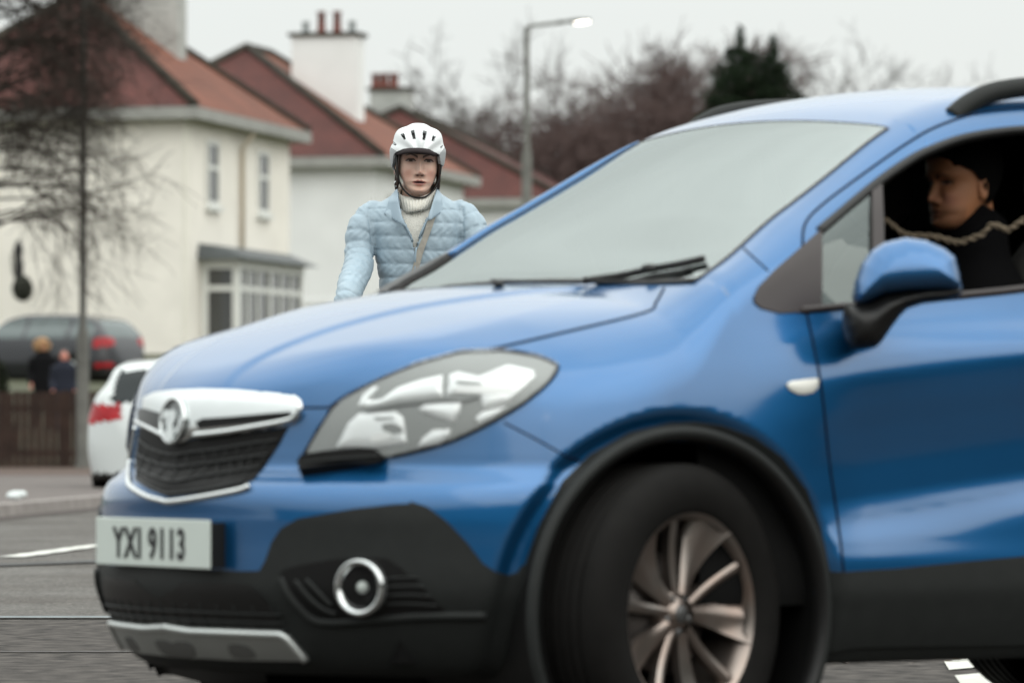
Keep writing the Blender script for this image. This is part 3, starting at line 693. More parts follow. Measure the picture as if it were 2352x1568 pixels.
# ------------------------------------------------------------------ wheels
M_tyre=mat('tyre rubber',(.008,.0075,.007),rough=.8,spec=.15,noise=.15,nscale=20)
M_alloy=mat('dusty alloy',(.36,.335,.315),rough=.3,metal=.9,noise=.15,nscale=7,col2=(.26,.20,.17))
M_disc=mat('brake disc',(.10,.09,.085),rough=.5,metal=.7)
M_dark=mat('wheel cavity',(.003,.003,.003),rough=.9,spec=.05)
def wheel(c,ang,sy,R=.347):
    """c: centre (local), ang: steer about z; sy=-1: outboard is local -y (car left)"""
    Wt=bpy.data.objects.new('wheel',None); COL.objects.link(Wt); Wt.parent=car; Wt.location=c; Wt.rotation_euler=(0,0,ang+(0 if sy<0 else math.pi))
    ax=(0,-1,0)
    mb=MB(); pr=[(.225,.088),(.236,.100),(.250,.106),(.275,.112),(.300,.112),(.322,.104),(.338,.092),(.345,.078)]
    for h in (.06,.03,.0,-.03,-.06): pr+=[(R-.0005,h+.011),(R,h+.009),(R,h-.009),(R-.008,h-.010),(R-.008,h-.014)]
    pr+=[(.342,-.085),(.30,-.11),(.25,-.10),(.225,-.09)]
    pr=[(r,h) for r,h in pr]; mb.lathe(pr,(0,0,0),ax,96)
    o=mb.obj('tyre',M_tyre,Wt,weld=False,recalc=False); 
    bm=bmesh.new(); bm.from_mesh(o.data); bmesh.ops.recalc_face_normals(bm,faces=bm.faces[:]); bm.to_mesh(o.data); bm.free(); autosmooth(o,40)
    mb=MB(); mb.lathe([(.222,.09),(.234,.098),(.238,.094),(.233,.088),(.226,.080),(.218,.05),(.205,-.02),(.205,-.09)],(0,0,0),ax,80)
    def spoke(a,w0,w1,twist,h0,h1,bend):
        n=12; V=[];F=[]
        for i in range(n+1):
            t=i/n; r=.045+(.226-.045)*t; w_=w0+(w1-w0)*t**1.5; h=h0+(h1-h0)*t-.012*math.sin(math.pi*t)
            aa=a+bend*math.sin(math.pi*t*.5); d=np.array([math.sin(aa),0,math.cos(aa)]); s_=np.array([math.cos(aa),0,-math.sin(aa)])
            c0=d*r; tw=twist*t
            for (ss,hh) in ((-1,-tw*w_),(-.5,tw*.0+.004),(0,.006),(.5,.004+tw*.0),(1,tw*w_-.002),(1,tw*w_-.022),(-1,-tw*w_-.024)):
                V.append(c0+s_*ss*w_+np.array([0,-1,0])*(h+hh))
        for i in range(n):
            for k in range(7): F.append((i*7+k,i*7+(k+1)%7,(i+1)*7+(k+1)%7,(i+1)*7+k))
        mb.add((V,F))
    for k in range(5):
        spoke(math.radians(-9+72*k),.012,.014,.0,.058,.080,-.02)
        spoke(math.radians(20+72*k),.017,.056,.5,.060,.076,.06)
    mb.lathe([(.001,.066),(.024,.066),(.030,.060),(.052,.056),(.060,.045),(.060,.0)],(0,0,0),ax,40)
    o=mb.obj('rim',M_alloy,Wt); autosmooth(o,45)
    mb=MB(); mb.lathe([(.001,.0685),(.021,.0685),(.0225,.064)],(0,0,0),ax,28)
    for k in range(5):
        a=math.radians(36+72*k); mb.lathe([(.001,.0600),(.010,.0600),(.0105,.05)],(.042*math.sin(a),0,.042*math.cos(a)),ax,14)
    mb.obj('hub_cap',mat('hub cap grey',(.10,.10,.10),rough=.4,metal=.5),Wt)
    mb=MB(); mb.lathe([(.05,.02),(.14,.02),(.14,-.005),(.05,-.005)],(0,0,0),ax,48); mb.obj('brake_disc',M_disc,Wt)
    mb=MB(); mb.lathe([(.001,-.03),(.215,-.03)],(0,0,0),ax,32); mb.obj('backplate',M_dark,Wt)
    return Wt
steer=math.radians(15)   # front wheels turned towards the camera side
wheel((.865-.066*math.sin(steer),-.87+.066*math.cos(steer),.347),steer,-1)
wheel((.865-.02,.77,.347),steer,1)
wheel((3.42,-.80,.347),0,-1); wheel((3.42,.80,.347),0,1)
# ------------------------------------------------------------------ cabin
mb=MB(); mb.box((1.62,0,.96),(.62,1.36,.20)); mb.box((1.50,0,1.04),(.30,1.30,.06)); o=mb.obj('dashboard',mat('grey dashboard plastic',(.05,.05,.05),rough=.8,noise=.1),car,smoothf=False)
for sy in (-1,1):
    St=thing('car_seat',None,None); St.parent=car
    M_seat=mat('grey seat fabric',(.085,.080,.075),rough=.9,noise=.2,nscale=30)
    mb=MB(); mb.sphere((2.42,sy*.37,.93),(.10,.25,.36),20,14); mb.obj('backrest',M_seat,St)
    mb=MB(); mb.sphere((2.44,sy*.37,1.40),(.06,.13,.10),16,10); mb.obj('headrest',M_seat,St)
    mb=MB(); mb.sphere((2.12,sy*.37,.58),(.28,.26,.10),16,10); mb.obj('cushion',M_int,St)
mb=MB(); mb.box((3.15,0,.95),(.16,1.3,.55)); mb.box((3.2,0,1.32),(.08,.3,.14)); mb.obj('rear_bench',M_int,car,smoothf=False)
mb=MB(); mb.tube([(1.86+.0*math.cos(t)+.06*math.sin(t),.37+.18*math.cos(t),1.06+.17*math.sin(t)) for t in np.linspace(0,2*math.pi,32,endpoint=False)],.014,8,closed=True); mb.obj('steering_wheel',M_int,car)
# headliner and door cards follow the shell a little inside it
ins=BV-BN*.035; kk=(fc[:,2]>.35)&(~hole_ws)&(~hole_win)&(fc[:,0]>.95)
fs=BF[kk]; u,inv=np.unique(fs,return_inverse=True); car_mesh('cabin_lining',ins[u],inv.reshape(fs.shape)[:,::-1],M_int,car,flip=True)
# far side window tinted; near window lowered into the door
tw=[(x,z) for x,z in ((1.30,1.06),(1.48,1.27),(1.70,1.41),(1.95,1.50),(2.35,1.535),(2.38,1.50),(2.38,1.10))]
def side_px(pts): return [tuple(Ppx((x,.74,z))) for x,z in pts]
V,F=patch_geo(win_op,22,-.006,0)
car_mesh('side_window',V*np.array([1,-1,1]),[tuple(reversed(f)) for f in F],M_tint,car)
rw=[tuple(Ppx((x,float(W0(z)),z))) for x,z in ((2.50,1.12),(2.50,1.51),(2.9,1.50),(3.2,1.44),(3.42,1.30),(3.46,1.16))]
patch('rear_side_window',rw,mat('privacy glass',(.006,.007,.008),rough=.05,spec=.8),car,off=.002,skirt=.004,step=18)
V,F=patch_geo(rw,18,-.002,0); car_mesh('rear_side_window',V*np.array([1,-1,1]),[tuple(reversed(f)) for f in F],M_tint,car)
# ================================================================== people
def colmat(name,rough=.55,sss=0,sheen=0,bump=0,bscale=60):
    m=mat(name,(1,1,1),rough=rough,sheen=sheen,bump=bump,bscale=bscale); t=m.node_tree; a=t.nodes.new('ShaderNodeVertexColor'); a.layer_name='Col'
    t.links.new(a.outputs[0],t.nodes['Principled BSDF'].inputs['Base Color'])
    if sss: t.nodes['Principled BSDF'].inputs['Subsurface Weight'].default_value=sss; t.nodes['Principled BSDF'].inputs['Subsurface Radius'].default_value=(.01,.004,.002); t.nodes['Principled BSDF'].inputs['Subsurface Scale'].default_value=1
    return m
def setcol(o,cols):
    a=o.data.color_attributes.new('Col','FLOAT_COLOR','POINT'); c=np.ones((len(o.data.vertices),4),np.float32); c[:,:3]=cols; a.data.foreach_set('color',c.ravel())
def gau(x,z,cx,cz,sx,sz): return np.exp(-((x-cx)/sx)**2-((z-cz)/sz)**2)
def head_verts(male=False):
    """face looks along -y, eyes at z=0, metres"""
    nz_,na=150,200
    zt=np.concatenate([np.linspace(-.122,.09,118),np.linspace(.093,.122,nz_-118)])
    w=pchip([-.123,-.116,-.105,-.088,-.06,-.03,0,.04,.075,.10,.115,.123],[.004,.017,.029,.0425,.0560,.0655,.0705,.074,.071,.056,.034,.003] if not male else [.005,.030,.045,.057,.066,.071,.073,.077,.073,.058,.036,.003])
    yf=pchip([-.123,-.116,-.10,-.085,-.07,-.05,-.02,.0,.022,.05,.085,.108,.123],[-.045,-.072,-.084,-.080,-.084,-.082,-.080,-.080,-.090,-.091,-.075,-.045,.0])
    yb=pchip([-.123,-.10,-.075,-.05,-.02,.03,.07,.10,.123],[-.02,.0,.03,.062,.085,.102,.095,.065,.01])
    V=[];phi=np.linspace(0,2*math.pi,na,endpoint=False)
    # denser angles at the front
    phi=phi-.35*np.sin(2*(phi-math.pi/2))*.5
    for z in zt:
        W_,f,b=float(w(z)),float(yf(z)),float(yb(z)); yc=(f+b)/2*.6+.4*(f+.9*W_) ; 
        n=2.25
        for p in phi:
            c,s=math.cos(p),math.sin(p); x=W_*math.copysign(abs(c)**(2/n),c)
            y=yc+((f-yc) if s>0 else (b-yc))*abs(s)**(2/2.1)
            V.append((x,y,z))
    V=np.array(V); x,y,z=V.T
    front=smooth(.0,-.05,y)
    d=np.zeros(len(V)); ax=np.abs(x)
    nr=np.interp(z,[-.062,-.053,-.047,-.040,-.025,-.005,.012,.03],[0,.006,.021,.026,.019,.010,.005,0]); nw=np.interp(z,[-.06,-.045,-.03,0,.02],[.013,.0125,.0095,.0075,.009])
    d+=nr*np.exp(-(x/nw)**2)
    d+=.008*gau(ax,z,.0145,-.046,.006,.008)                      # nostril wings
    d-=.0125*gau(ax,z,.030,.001,.018,.011)                        # sockets
    d+=.0055*gau(ax,z,.031,-.001,.011,.008)                       # eyeball under the lids
    d+=.0045*gau(ax,z,.030,.021,.022,.007)                        # brow ridge
    d+=.006*gau(ax,z,.043,-.032,.018,.016)                        # cheekbone
    d+=.0065*gau(x,z,0,-.071,.019,.0045)+.0075*gau(x,z,0,-.082,.016,.005)-.0045*gau(x,z,0,-.0765,.018,.0022)
    d-=.004*gau(x,z,0,-.092,.016,.005); d-=.0025*gau(x,z,0,-.060,.004,.006)
    d+=.005*gau(x,z,0,-.105,.018,.012)
    V[:,1]-=d*front
    F=[]
    for i in range(nz_-1):
        for k in range(na): F.append((i*na+k,i*na+(k+1)%na,(i+1)*na+(k+1)%na,(i+1)*na+k))
    F.append(tuple(range(na-1,-1,-1))); F.append(tuple((nz_-1)*na+k for k in range(na)))
    return V,F
def head_cols(V,skin,lip,brow,iris=(.035,.02,.012),blush=(.58,.27,.21),male=False):
    x,y,z=V.T; ax=np.abs(x); fr=y<-.03
    c=np.tile(np.array(skin,float),(len(V),1))
    def mixc(m,col): 
        m=np.clip(m,0,1)[:,None]*fr[:,None]; c[:]=c*(1-m)+np.array(col)*m
    mixc(.60*gau(ax,z,.040,-.045,.018,.022),blush); mixc(.35*gau(x,z,0,-.042,.010,.010),blush); mixc(.25*gau(x,z,0,-.11,.02,.012),blush)
    # shade painted into lids, under-eyes, lip crease and nose sides; lash line, eye
    e=(ax-.031); mixc(.55*gau(ax,z,.030,.006,.019,.007),(.30,.13,.10)); mixc(.35*gau(ax,z,.026,-.009,.014,.004),(.36,.17,.14)); mixc(.5*gau(x,z,0,-.095,.020,.004),(.38,.20,.15)); mixc(.35*gau(ax,z,.0135,-.030,.004,.018),(.42,.22,.17))
    top=.0058*np.sqrt(np.clip(1-(e/.0150)**2,0,1))-.0; bot=-.0040*np.sqrt(np.clip(1-(e/.0145)**2,0,1))
    ins=(np.abs(e)<.0145)&(z<top)&(z>bot); mixc(ins*.95,(.30,.24,.22)); mixc(ins*(e**2+(z-.0004)**2<.0062**2),iris)
    lash=(np.abs(e)<.0175)&(np.abs(z-top)<.0024); mixc(lash*.97,(.025,.012,.010)); mixc(((np.abs(e)<.0145)&(np.abs(z-bot)<.0010))*.45,(.12,.05,.04))
    # brows, lower towards the nose
    zb=np.interp(ax,[.008,.018,.034,.048],[.0115,.0170,.0225,.0175]); th=np.interp(ax,[.008,.018,.034,.050],[.0046,.0046,.0036,.0014])
    mixc(np.clip(1.4-np.abs(z-zb)/th,0,1)*((ax>.0085)&(ax<.050))*.97,brow)
    # lips: parted
    up=-.0665-.0012*np.abs(np.cos(ax*220))-(ax/.024)**2*.0065; mid=-.0755+(ax/.024)**2*(.0045 if male else 0.); lo=-.0870+(ax/.024)**2*.0100
    mixc(((z<up)&(z>mid)&(ax<.0245))*.92,lip); mixc(((z<mid)&(z>lo)&(ax<.0235))*.75,[q*1.25 for q in lip])
    mixc((np.abs(z-mid-.0004)<.0044*np.sqrt(np.clip(1-(ax/.019)**2,0,1)))*(ax<.019)*.95,(.05,.012,.012))
    mixc(gau(ax,z,.0075,-.0520,.0052,.0030)*1.3,(.07,.02,.016))
    if male: mixc(.4*smooth(-.055,-.075,z)*(ax<.07),(.13,.075,.05))
    return c
def place(V,R,o,s=1.): return (np.asarray(V)*s)@np.asarray(R).T+np.asarray(o)
def basis(face,upv=(0,0,1)):
    f=Vector(face).normalized(); u=Vector(upv); u=(u-f*u.dot(f)).normalized(); x=f.cross(u)*1.0
    # local x such that (x, -f, u) right handed
    x=(-f).cross(u); return np.array([list(x),list(-f),list(u)]).T
def ear_geo(sx):
    V=[];F=[];n=18
    for j,(r,dx,dy) in enumerate(((1.0,0,0),(.96,.010,.006),(.75,.013,.008),(.5,.007,.006),(.2,.004,.004))):
        for i in range(n):
            t=2*math.pi*i/n; V.append((sx*(.071+dx),.012+.017*r*math.cos(t)*(.9+.2*math.sin(t))+dy,-.018+.031*r*math.sin(t)))
    for j in range(4):
        for i in range(n): F.append((j*n+i,j*n+(i+1)%n,(j+1)*n+(i+1)%n,(j+1)*n+i))
    F.append(tuple(4*n+i for i in range(n)))
    return V,F
M_skin=colmat('skin',.5,sss=.15); M_hair=mat('dark brown hair',(.028,.014,.009),rough=.55,noise=.3,nscale=60)
def remesh(name,mb,m,parent,vox=.006,smoothit=4):
    o=mb.obj(name,m,parent); r=o.modifiers.new('r','REMESH'); r.mode='VOXEL'; r.voxel_size=vox
    s_=o.modifiers.new('s','SMOOTH'); s_.iterations=smoothit; s_.factor=.5
    dg=bpy.context.evaluated_depsgraph_get(); me=bpy.data.meshes.new_from_object(o.evaluated_get(dg)); o.modifiers.clear(); old=o.data; o.data=me; bpy.data.meshes.remove(old); me.name=name
    me.materials.clear(); me.materials.append(m)
    me.polygons.foreach_set('use_smooth',np.ones(len(me.polygons),bool)); return o
def vget(o): v=np.empty(len(o.data.vertices)*3); o.data.vertices.foreach_get('co',v); return v.reshape(-1,3)
def nget(o): v=np.empty(len(o.data.vertices)*3); o.data.vertices.foreach_get('normal',v); return v.reshape(-1,3)
def vset(o,V): o.data.vertices.foreach_set('co',V.ravel()); o.data.update()
def loft(rings,seg=28):
    """rings: (centre, rx, ry) horizontal ellipses, n=2.4 superellipse"""
    V=[];F=[]
    for c,rx,ry in rings:
        for k in range(seg):
            t=2*math.pi*k/seg; a,b=math.cos(t),math.sin(t); e=2/2.4
            V.append((c[0]+rx*math.copysign(abs(a)**e,a),c[1]+ry*math.copysign(abs(b)**e,b),c[2]))
    n=len(rings)
    for i in range(n-1):
        for k in range(seg): F.append((i*seg+k,i*seg+(k+1)%seg,(i+1)*seg+(k+1)%seg,(i+1)*seg+k))
    F.append(tuple(range(seg-1,-1,-1))); F.append(tuple((n-1)*seg+k for k in range(seg))); return V,F
def unite(name,headV,headF,body,inv,colf,m,vox=.006):
    h=MB(); h.add((headV,headF)); ho=h.obj('head_tmp',m,None,weld=False); 
    bo_=remesh(name,body,m,None,vox,2)
    bo2=bo_.modifiers.new('b','BOOLEAN'); bo2.operation='UNION'; bo2.solver='EXACT'; bo2.object=ho
    dg=bpy.context.evaluated_depsgraph_get(); me=bpy.data.meshes.new_from_object(bo_.evaluated_get(dg)); bo_.modifiers.clear(); bo_.data=me; bpy.data.objects.remove(ho)
    me.materials.clear(); me.materials.append(m); me.polygons.foreach_set('use_smooth',np.ones(len(me.polygons),bool))
    V=vget(bo_); L_=inv(V); near=(np.abs(L_[:,0])<.09)&(L_[:,2]>-.128)&(L_[:,2]<.13)
    c=np.tile(np.array(colf(np.array([[0,.05,.3]]))[0]),(len(V),1)); cc=colf(L_); c[near]=cc[near]; setcol(bo_,c); return bo_
# ---------------- the cyclist
DC=19.0
def cy(u,v,dy=0.): return at(u,v,DC+dy)
def qi(x,y,dy=0.): p=Q('I',[(x,y)])[0]; return cy(p[0],p[1],dy)
def qj(x,y,dy=0.): p=Q('J',[(x,y)])[0]; return cy(p[0],p[1],dy)
HO=cy(960.5,373,-.0)   # between the eyes, head centre plane
feet=np.array([HO[0],HO[1],0])
Rf=basis((.10,-1,.02),(.035,0,1)); 
# body: skin surface (head + neck + hands) carried by one mesh; clothes are its children
hv,hf=head_verts(); hc=head_cols(hv,(.50,.315,.235),(.26,.085,.07),(.06,.032,.02))
hs=1.075
HV=place(hv,Rf,HO,hs)
body_=MB(); body_.add(tube_geo([qi(838,560,.05),qi(838,700,.04),qi(836,860,.06)],[.050,.054,.06],28))
for s_ in (1,-1):
    ev,ef=ear_geo(s_); ev=list(ev)+[(s_*.055,.012,-.018)]; n_=18; ef=list(ef)+[(len(ev)-1,(i+1)%n_,i) for i in range(n_)]; body_.add((place(ev,Rf,HO,hs),ef))
# legs and pelvis, arms run inside the clothes
def limb(*pts): 
    P=catmull([p[:3] for p in pts],4); R_=np.interp(np.linspace(0,1,len(P)),np.linspace(0,1,len(pts)),[p[3] for p in pts]); return tube_geo(P,list(R_),14)
cx=qi(843,1000)[0]
ARM_L=[(520,860,.03),(425,985,.0),(402,1130,-.02),(392,1260,-.08),(342,1385,-.20),(300,1520,-.33)]; ARM_R=[(1165,855,.03),(1262,975,.0),(1300,1120,-.02),(1312,1255,-.08),(1350,1385,-.20),(1390,1520,-.33)]
def hand(c,sx):
    h=MB(); c=np.array(c); h.sphere(c,(.040,.045,.022),14,10)
    for i in range(4):
        x0=-.030+.020*i; L=(.9,1,.95,.75)[i]
        P=[c+np.array([x0,-.035,.004]),c+np.array([x0*1.05,-.062*L-.01,.0]),c+np.array([x0*1.05,-.068*L-.01,-.026]),c+np.array([x0,-.045*L,-.040])]
        h.tube(P,[.0095,.009,.0085,.007],8)
    P=[c+np.array([sx*-.030,-.01,-.004]),c+np.array([sx*-.052,-.030,-.012]),c+np.array([sx*-.050,-.052,-.024])]; h.tube(P,[.011,.010,.008],8)
    return h.v,h.f
gripL=np.array([cx-.29,DC-.42,1.06]); gripR=np.array([cx+.29,DC-.42,1.06])
body_.add(loft([(np.array([cx,DC+.05,z]),rx,ry) for z,rx,ry in ((1.0,.11,.08),(1.25,.12,.08),(1.42,.14,.08),(1.50,.12,.07),(1.56,.05,.05))],20))
for g_,s_,e_ in ((gripL,-1,qi(392,1260,-.08)),(gripR,1,qi(1312,1255,-.08))):
    body_.add(hand(g_+np.array([0,.03,.03]),s_)); body_.add(tube_geo(catmull([g_+np.array([0,.03,.032]),g_+np.array([0,.13,.08])]+[qi(*q) for q in (ARM_L if s_<0 else ARM_R)[::-1]]+[np.array([cx,DC+.05,1.47])],4),.028,12))
invh=lambda V:((V-HO)@Rf)/hs
cyc=unite('person',HV,hf,body_,invh,lambda L_:head_cols(L_,(.62,.42,.335),(.34,.11,.095),(.035,.017,.011)),M_skin)
tag(cyc,'cyclist in a white helmet, pale blue quilted jacket and cream roll-neck looking towards the camera','person')
# eyes
for s_ in (1,-1):
    mb=MB(); c=place([[s_*.031,-.0705,-.0004]],Rf,HO,hs)[0]; mb.sphere(c,.0118*hs,14,10)
# jacket
mb=MB()
z_=lambda v: cy(955,v)[2]
def ring(y,xl,xr,ry,dy=0.):
    l=qi(xl,y,dy); r=qi(xr,y,dy); return ((l+r)/2+np.array([0,.03,0]),abs(r[0]-l[0])/2,ry)
R_=[ring(1750,560,1130,.125),ring(1500,556,1140,.120),ring(1350,548,1146,.118),ring(1200,522,1176,.125),ring(1050,498,1195,.130),ring(950,478,1205,.130),ring(860,484,1200,.118),ring(805,505,1175,.104),ring(765,550,1135,.088),ring(735,605,1085,.076),ring(700,655,1030,.066),ring(660,690,1000,.060)]
mb.add(loft(R_,32))
Lp=[qi(520,860,.03),qi(425,985,.0),qi(402,1130,-.02),qi(392,1260,-.08),qi(342,1385,-.20),qi(300,1520,-.33)]; Lr=[.062,.062,.055,.056,.052,.044]
Rp=[qi(1165,855,.03),qi(1262,975,.0),qi(1300,1120,-.02),qi(1312,1255,-.08),qi(1350,1385,-.20),qi(1390,1520,-.33)]
def armpath(P,R2):
    pp=catmull(P,5); rr=np.interp(np.linspace(0,1,len(pp)),np.linspace(0,1,len(P)),R2); return pp,rr
LP,LR=armpath(Lp+[gripL+np.array([0,.13,.08])],Lr+[.036]); RP,RR=armpath(Rp+[gripR+np.array([0,.13,.08])],Lr+[.036])
mb.tube(LP,list(LR),18); mb.tube(RP,list(RR),18)
mb.sphere(qi(508,868,.03),.058,16,10); mb.sphere(qi(1182,862,.03),.058,16,10)
M_jack=mat('pale blue quilted nylon',(.335,.43,.50),rough=.45,spec=.45,noise=.05,nscale=20,bump=.35,bscale=28)
jk=remesh('quilted_jacket',mb,M_jack,cyc,.0055,5)
V=vget(jk); Nn=nget(jk); up_=px_of(V)
def toI(p): return (p/.9408-np.array([750,250]))*3.136
I_=toI(up_)
def armt(V,P):
    P=np.array(P); best=np.full(len(V),9.); tt=np.zeros(len(V)); acc=np.concatenate([[0],np.cumsum(np.linalg.norm(np.diff(P,axis=0),axis=1))])
    for i in range(len(P)-1):
        a,b=P[i],P[i+1]; ab=b-a; t=np.clip(((V-a)@ab)/(ab@ab),0,1); d=np.linalg.norm(V-(a+t[:,None]*ab),axis=1); m=d<best; best[m]=d[m]; tt[m]=acc[i]+t[m]*np.linalg.norm(ab)
    return best,tt
dl,tl=armt(V,LP); dr,tr=armt(V,RP)
seamL=I_[:,0]<(472+.13*(I_[:,1]-820)*(I_[:,1]<1300)+0*I_[:,1]); seamR=I_[:,0]>1192
isL=(dl<.082)&(seamL|(I_[:,1]>1150)&(I_[:,0]<518)); isR=(dr<.082)&seamR
pitch=.0515
ph=np.where(isL,(tl+.004*np.sin(V[:,1]*40))/.047,np.where(isR,tr/.047,(V[:,2]-z_(0)*0-(.012*np.abs(V[:,0]-cx)/.2)*0)/pitch+.35+.06*np.sin((V[:,0]-cx)*9)))
s_=np.abs(np.sin(math.pi*ph)); puff=s_**.33
wr=np.sin(V[:,0]*230+6*np.sin(V[:,2]*40))*np.sin(V[:,2]*35+V[:,0]*12)*.5+.5*np.sin(V[:,0]*120+V[:,2]*60+V[:,1]*80)
d=-.0050+.0062*puff+.0021*wr*(s_>.3)
yoke=(I_[:,1]<770)&~isL&~isR
d[yoke]=.0
# sleeve seams
for sx in (0,):
    e=np.minimum(np.abs(I_[:,0]-(470+.10*(I_[:,1]-820))),np.abs(I_[:,0]-1192)); d-=.006*np.exp(-(e/9)**2)*(I_[:,1]<1200)*(I_[:,1]>800)
V=V+Nn*d[:,None]; vset(jk,V)
# open front and neck: cut
bm=bmesh.new(); bm.from_mesh(jk.data); bm.verts.ensure_lookup_table()
vee=[(690,640),(720,860),(765,950),(800,1030),(822,1140),(830,1150),(840,1110),(868,1000),(905,900),(950,850),(1000,640)]
C_=np.array([list(f.calc_center_median()) for f in bm.faces]); inn=inpoly(vee,toI(px_of(C_)))&(C_[:,1]<DC+.03); bm.faces.ensure_lookup_table()
bmesh.ops.delete(bm,geom=[bm.faces[i] for i in np.where(inn|(C_[:,2]>qi(838,690)[2]))[0]],context='FACES'); bm.to_mesh(jk.data); bm.free()
so=jk.modifiers.new('s','SOLIDIFY'); so.thickness=.006; so.offset=-1
JB=BVHTree.FromPolygons([Vector(v) for v in V],[tuple(p.vertices) for p in jk.data.polygons] if False else [tuple(f) for f in []] or [(0,1,2)])
def jsurf(pts,off):
    out=[]
    for x,y in pts:
        p=Q('I',[(x,y)])[0]; d_=Vector(ray(*p)).normalized(); r=jtree.ray_cast(Vector(CAMP),d_)
        out.append(np.array(r[0])+np.array([0,-1,0])*off if r[0] is not None else cy(p[0],p[1],-.10))
    return out
_dg=bpy.context.evaluated_depsgraph_get(); jtree=BVHTree.FromObject(jk,_dg)
M_hem=mat('jacket edge',(.28,.37,.44),rough=.5)
mb=MB()
for pts in ([(700,850),(745,935),(785,1010),(815,1090),(828,1150)],[(950,860),(905,930),(872,1005),(845,1080),(832,1150),(822,1300),(810,1420)]):
    mb.tube(jsurf(resample(catmull(pts,5),14,False),.003),.0045,6)
mb.obj('zip_edge',M_hem,cyc)
# sweater
M_knit=mat('cream wool knit',(.86,.84,.77),rough=.9,noise=.06,nscale=60,sheen=.3,bump=.3,bscale=220)
mb=MB(); rr=[ring(1400,600,1080,.095),ring(1200,600,1080,.100),ring(1000,600,1080,.103),ring(900,620,1060,.098),ring(840,650,1030,.085),ring(800,690,990,.072)]
v,f=loft(rr,160)
v=[(a-0,b+.008,c) for a,b,c in v]; v=np.array(v); cc=np.array([cx,DC+.03]); dirs=v[:,:2]-cc; dirs/=np.linalg.norm(dirs,axis=1)[:,None]; v[:,:2]+=dirs*(.0015*np.sin(np.arange(len(v))%160*math.pi))[:,None]
mb.add((v,f)); mb.obj('knit_sweater',M_knit,cyc)
def neckring(y,xl,xr,ry,n=150,rib=.0028,tilt=0.):
    l=qi(xl,y); r=qi(xr,y); c=(l+r)/2; rx=(r[0]-l[0])/2; out=[]
    for k in range(n):
        t=2*math.pi*k/n; rb=rib*(1 if k%4<2 else -1)
        out.append((c[0]+(rx+rb)*math.cos(t),c[1]+.030+(ry+rb)*math.sin(t),c[2]+tilt*math.sin(t)+ (.010*math.cos(t) if tilt else 0)))
    return out
rows=[neckring(672,708,982,.070,tilt=.040),neckring(640,690,1000,.082,tilt=.042),neckring(652,682,1005,.092,tilt=.040),neckring(712,688,996,.103,tilt=.026),neckring(772,704,978,.108,tilt=.014),neckring(815,712,964,.108,tilt=.008),neckring(832,722,950,.100,tilt=.006),neckring(826,728,940,.085,tilt=.004),neckring(880,722,944,.085,tilt=.0)]
n=150; v=[p for r in rows for p in r]; f=[(i*n+k,i*n+(k+1)%n,(i+1)*n+(k+1)%n,(i+1)*n+k) for i in range(len(rows)-1) for k in range(n)]
mb=MB(); mb.add((v,f)); mb.obj('roll_neck_collar',M_knit,cyc)
# jacket collar flaps
def flap(name,poly,dep,m,thick=.006,step=14,bulge=.0):
    vs,fs=fill(catmull(poly,3,closed=True),step); P=np.array([qi(x,y,dep(x,y)) for x,y in vs]); n=len(P)
    V=np.vstack([P,P+np.array([0,thick,0])]); F=[tuple(q) for q in fs]+[tuple(i+n for i in reversed(q)) for q in fs]
    bd={}
    for q in fs:
        for i in range(len(q)): bd[(q[i],q[(i+1)%len(q)])]=1
    F+=[(b,a,a+n,b+n) for (a,b) in bd if (b,a) not in bd]
    mb=MB(); mb.add((V,F)); return mb.obj(name,m,cyc)
M_coll=mat('collar nylon',(.31,.405,.48),rough=.45,noise=.05,nscale=12)
flap('jacket_collar',[(690,665),(660,690),(628,735),(612,800),(590,855),(650,890),(735,945),(760,955),(735,900),(715,830),(700,760)],lambda x,y:-.045-.055*smooth(620,720,x)-.03*smooth(700,930,y)+.07*smooth(730,640,x)*smooth(760,680,y),M_coll)
flap('jacket_collar',[(1000,640),(1018,690),(1032,740),(1036,825),(1000,860),(935,905),(925,880),(950,800),(975,720)],lambda x,y:-.045-.055*smooth(1040,940,x)-.03*smooth(700,900,y)+.07*smooth(940,1010,x)*smooth(760,660,y),M_coll)
# bag strap
M_strap=mat('taupe webbing',(.36,.34,.30),rough=.8,noise=.06,nscale=90)
L_=[(930,880),(905,960),(880,1040),(850,1110),(828,1180),(808,1260),(790,1350)]; R2=[(985,872),(960,950),(930,1030),(905,1100),(882,1170),(862,1250),(845,1350)]
a=jsurf(L_,.006); b=jsurf(R2,.006)
a=[np.array([p[0],min(p[1],DC-.085),p[2]]) for p in a]; b=[np.array([p[0],min(p[1],DC-.085),p[2]]) for p in b]
v=[];f=[]
for i in range(len(a)):
    v+=[a[i],b[i],b[i]+np.array([0,.004,0]),a[i]+np.array([0,.004,0])]
for i in range(len(a)-1):
    for k in range(4): f.append((i*4+k,i*4+(k+1)%4,i*4+4+(k+1)%4,i*4+4+k))
mb=MB(); mb.add((v,f)); mb.obj('bag_strap',M_strap,cyc,smoothf=False)
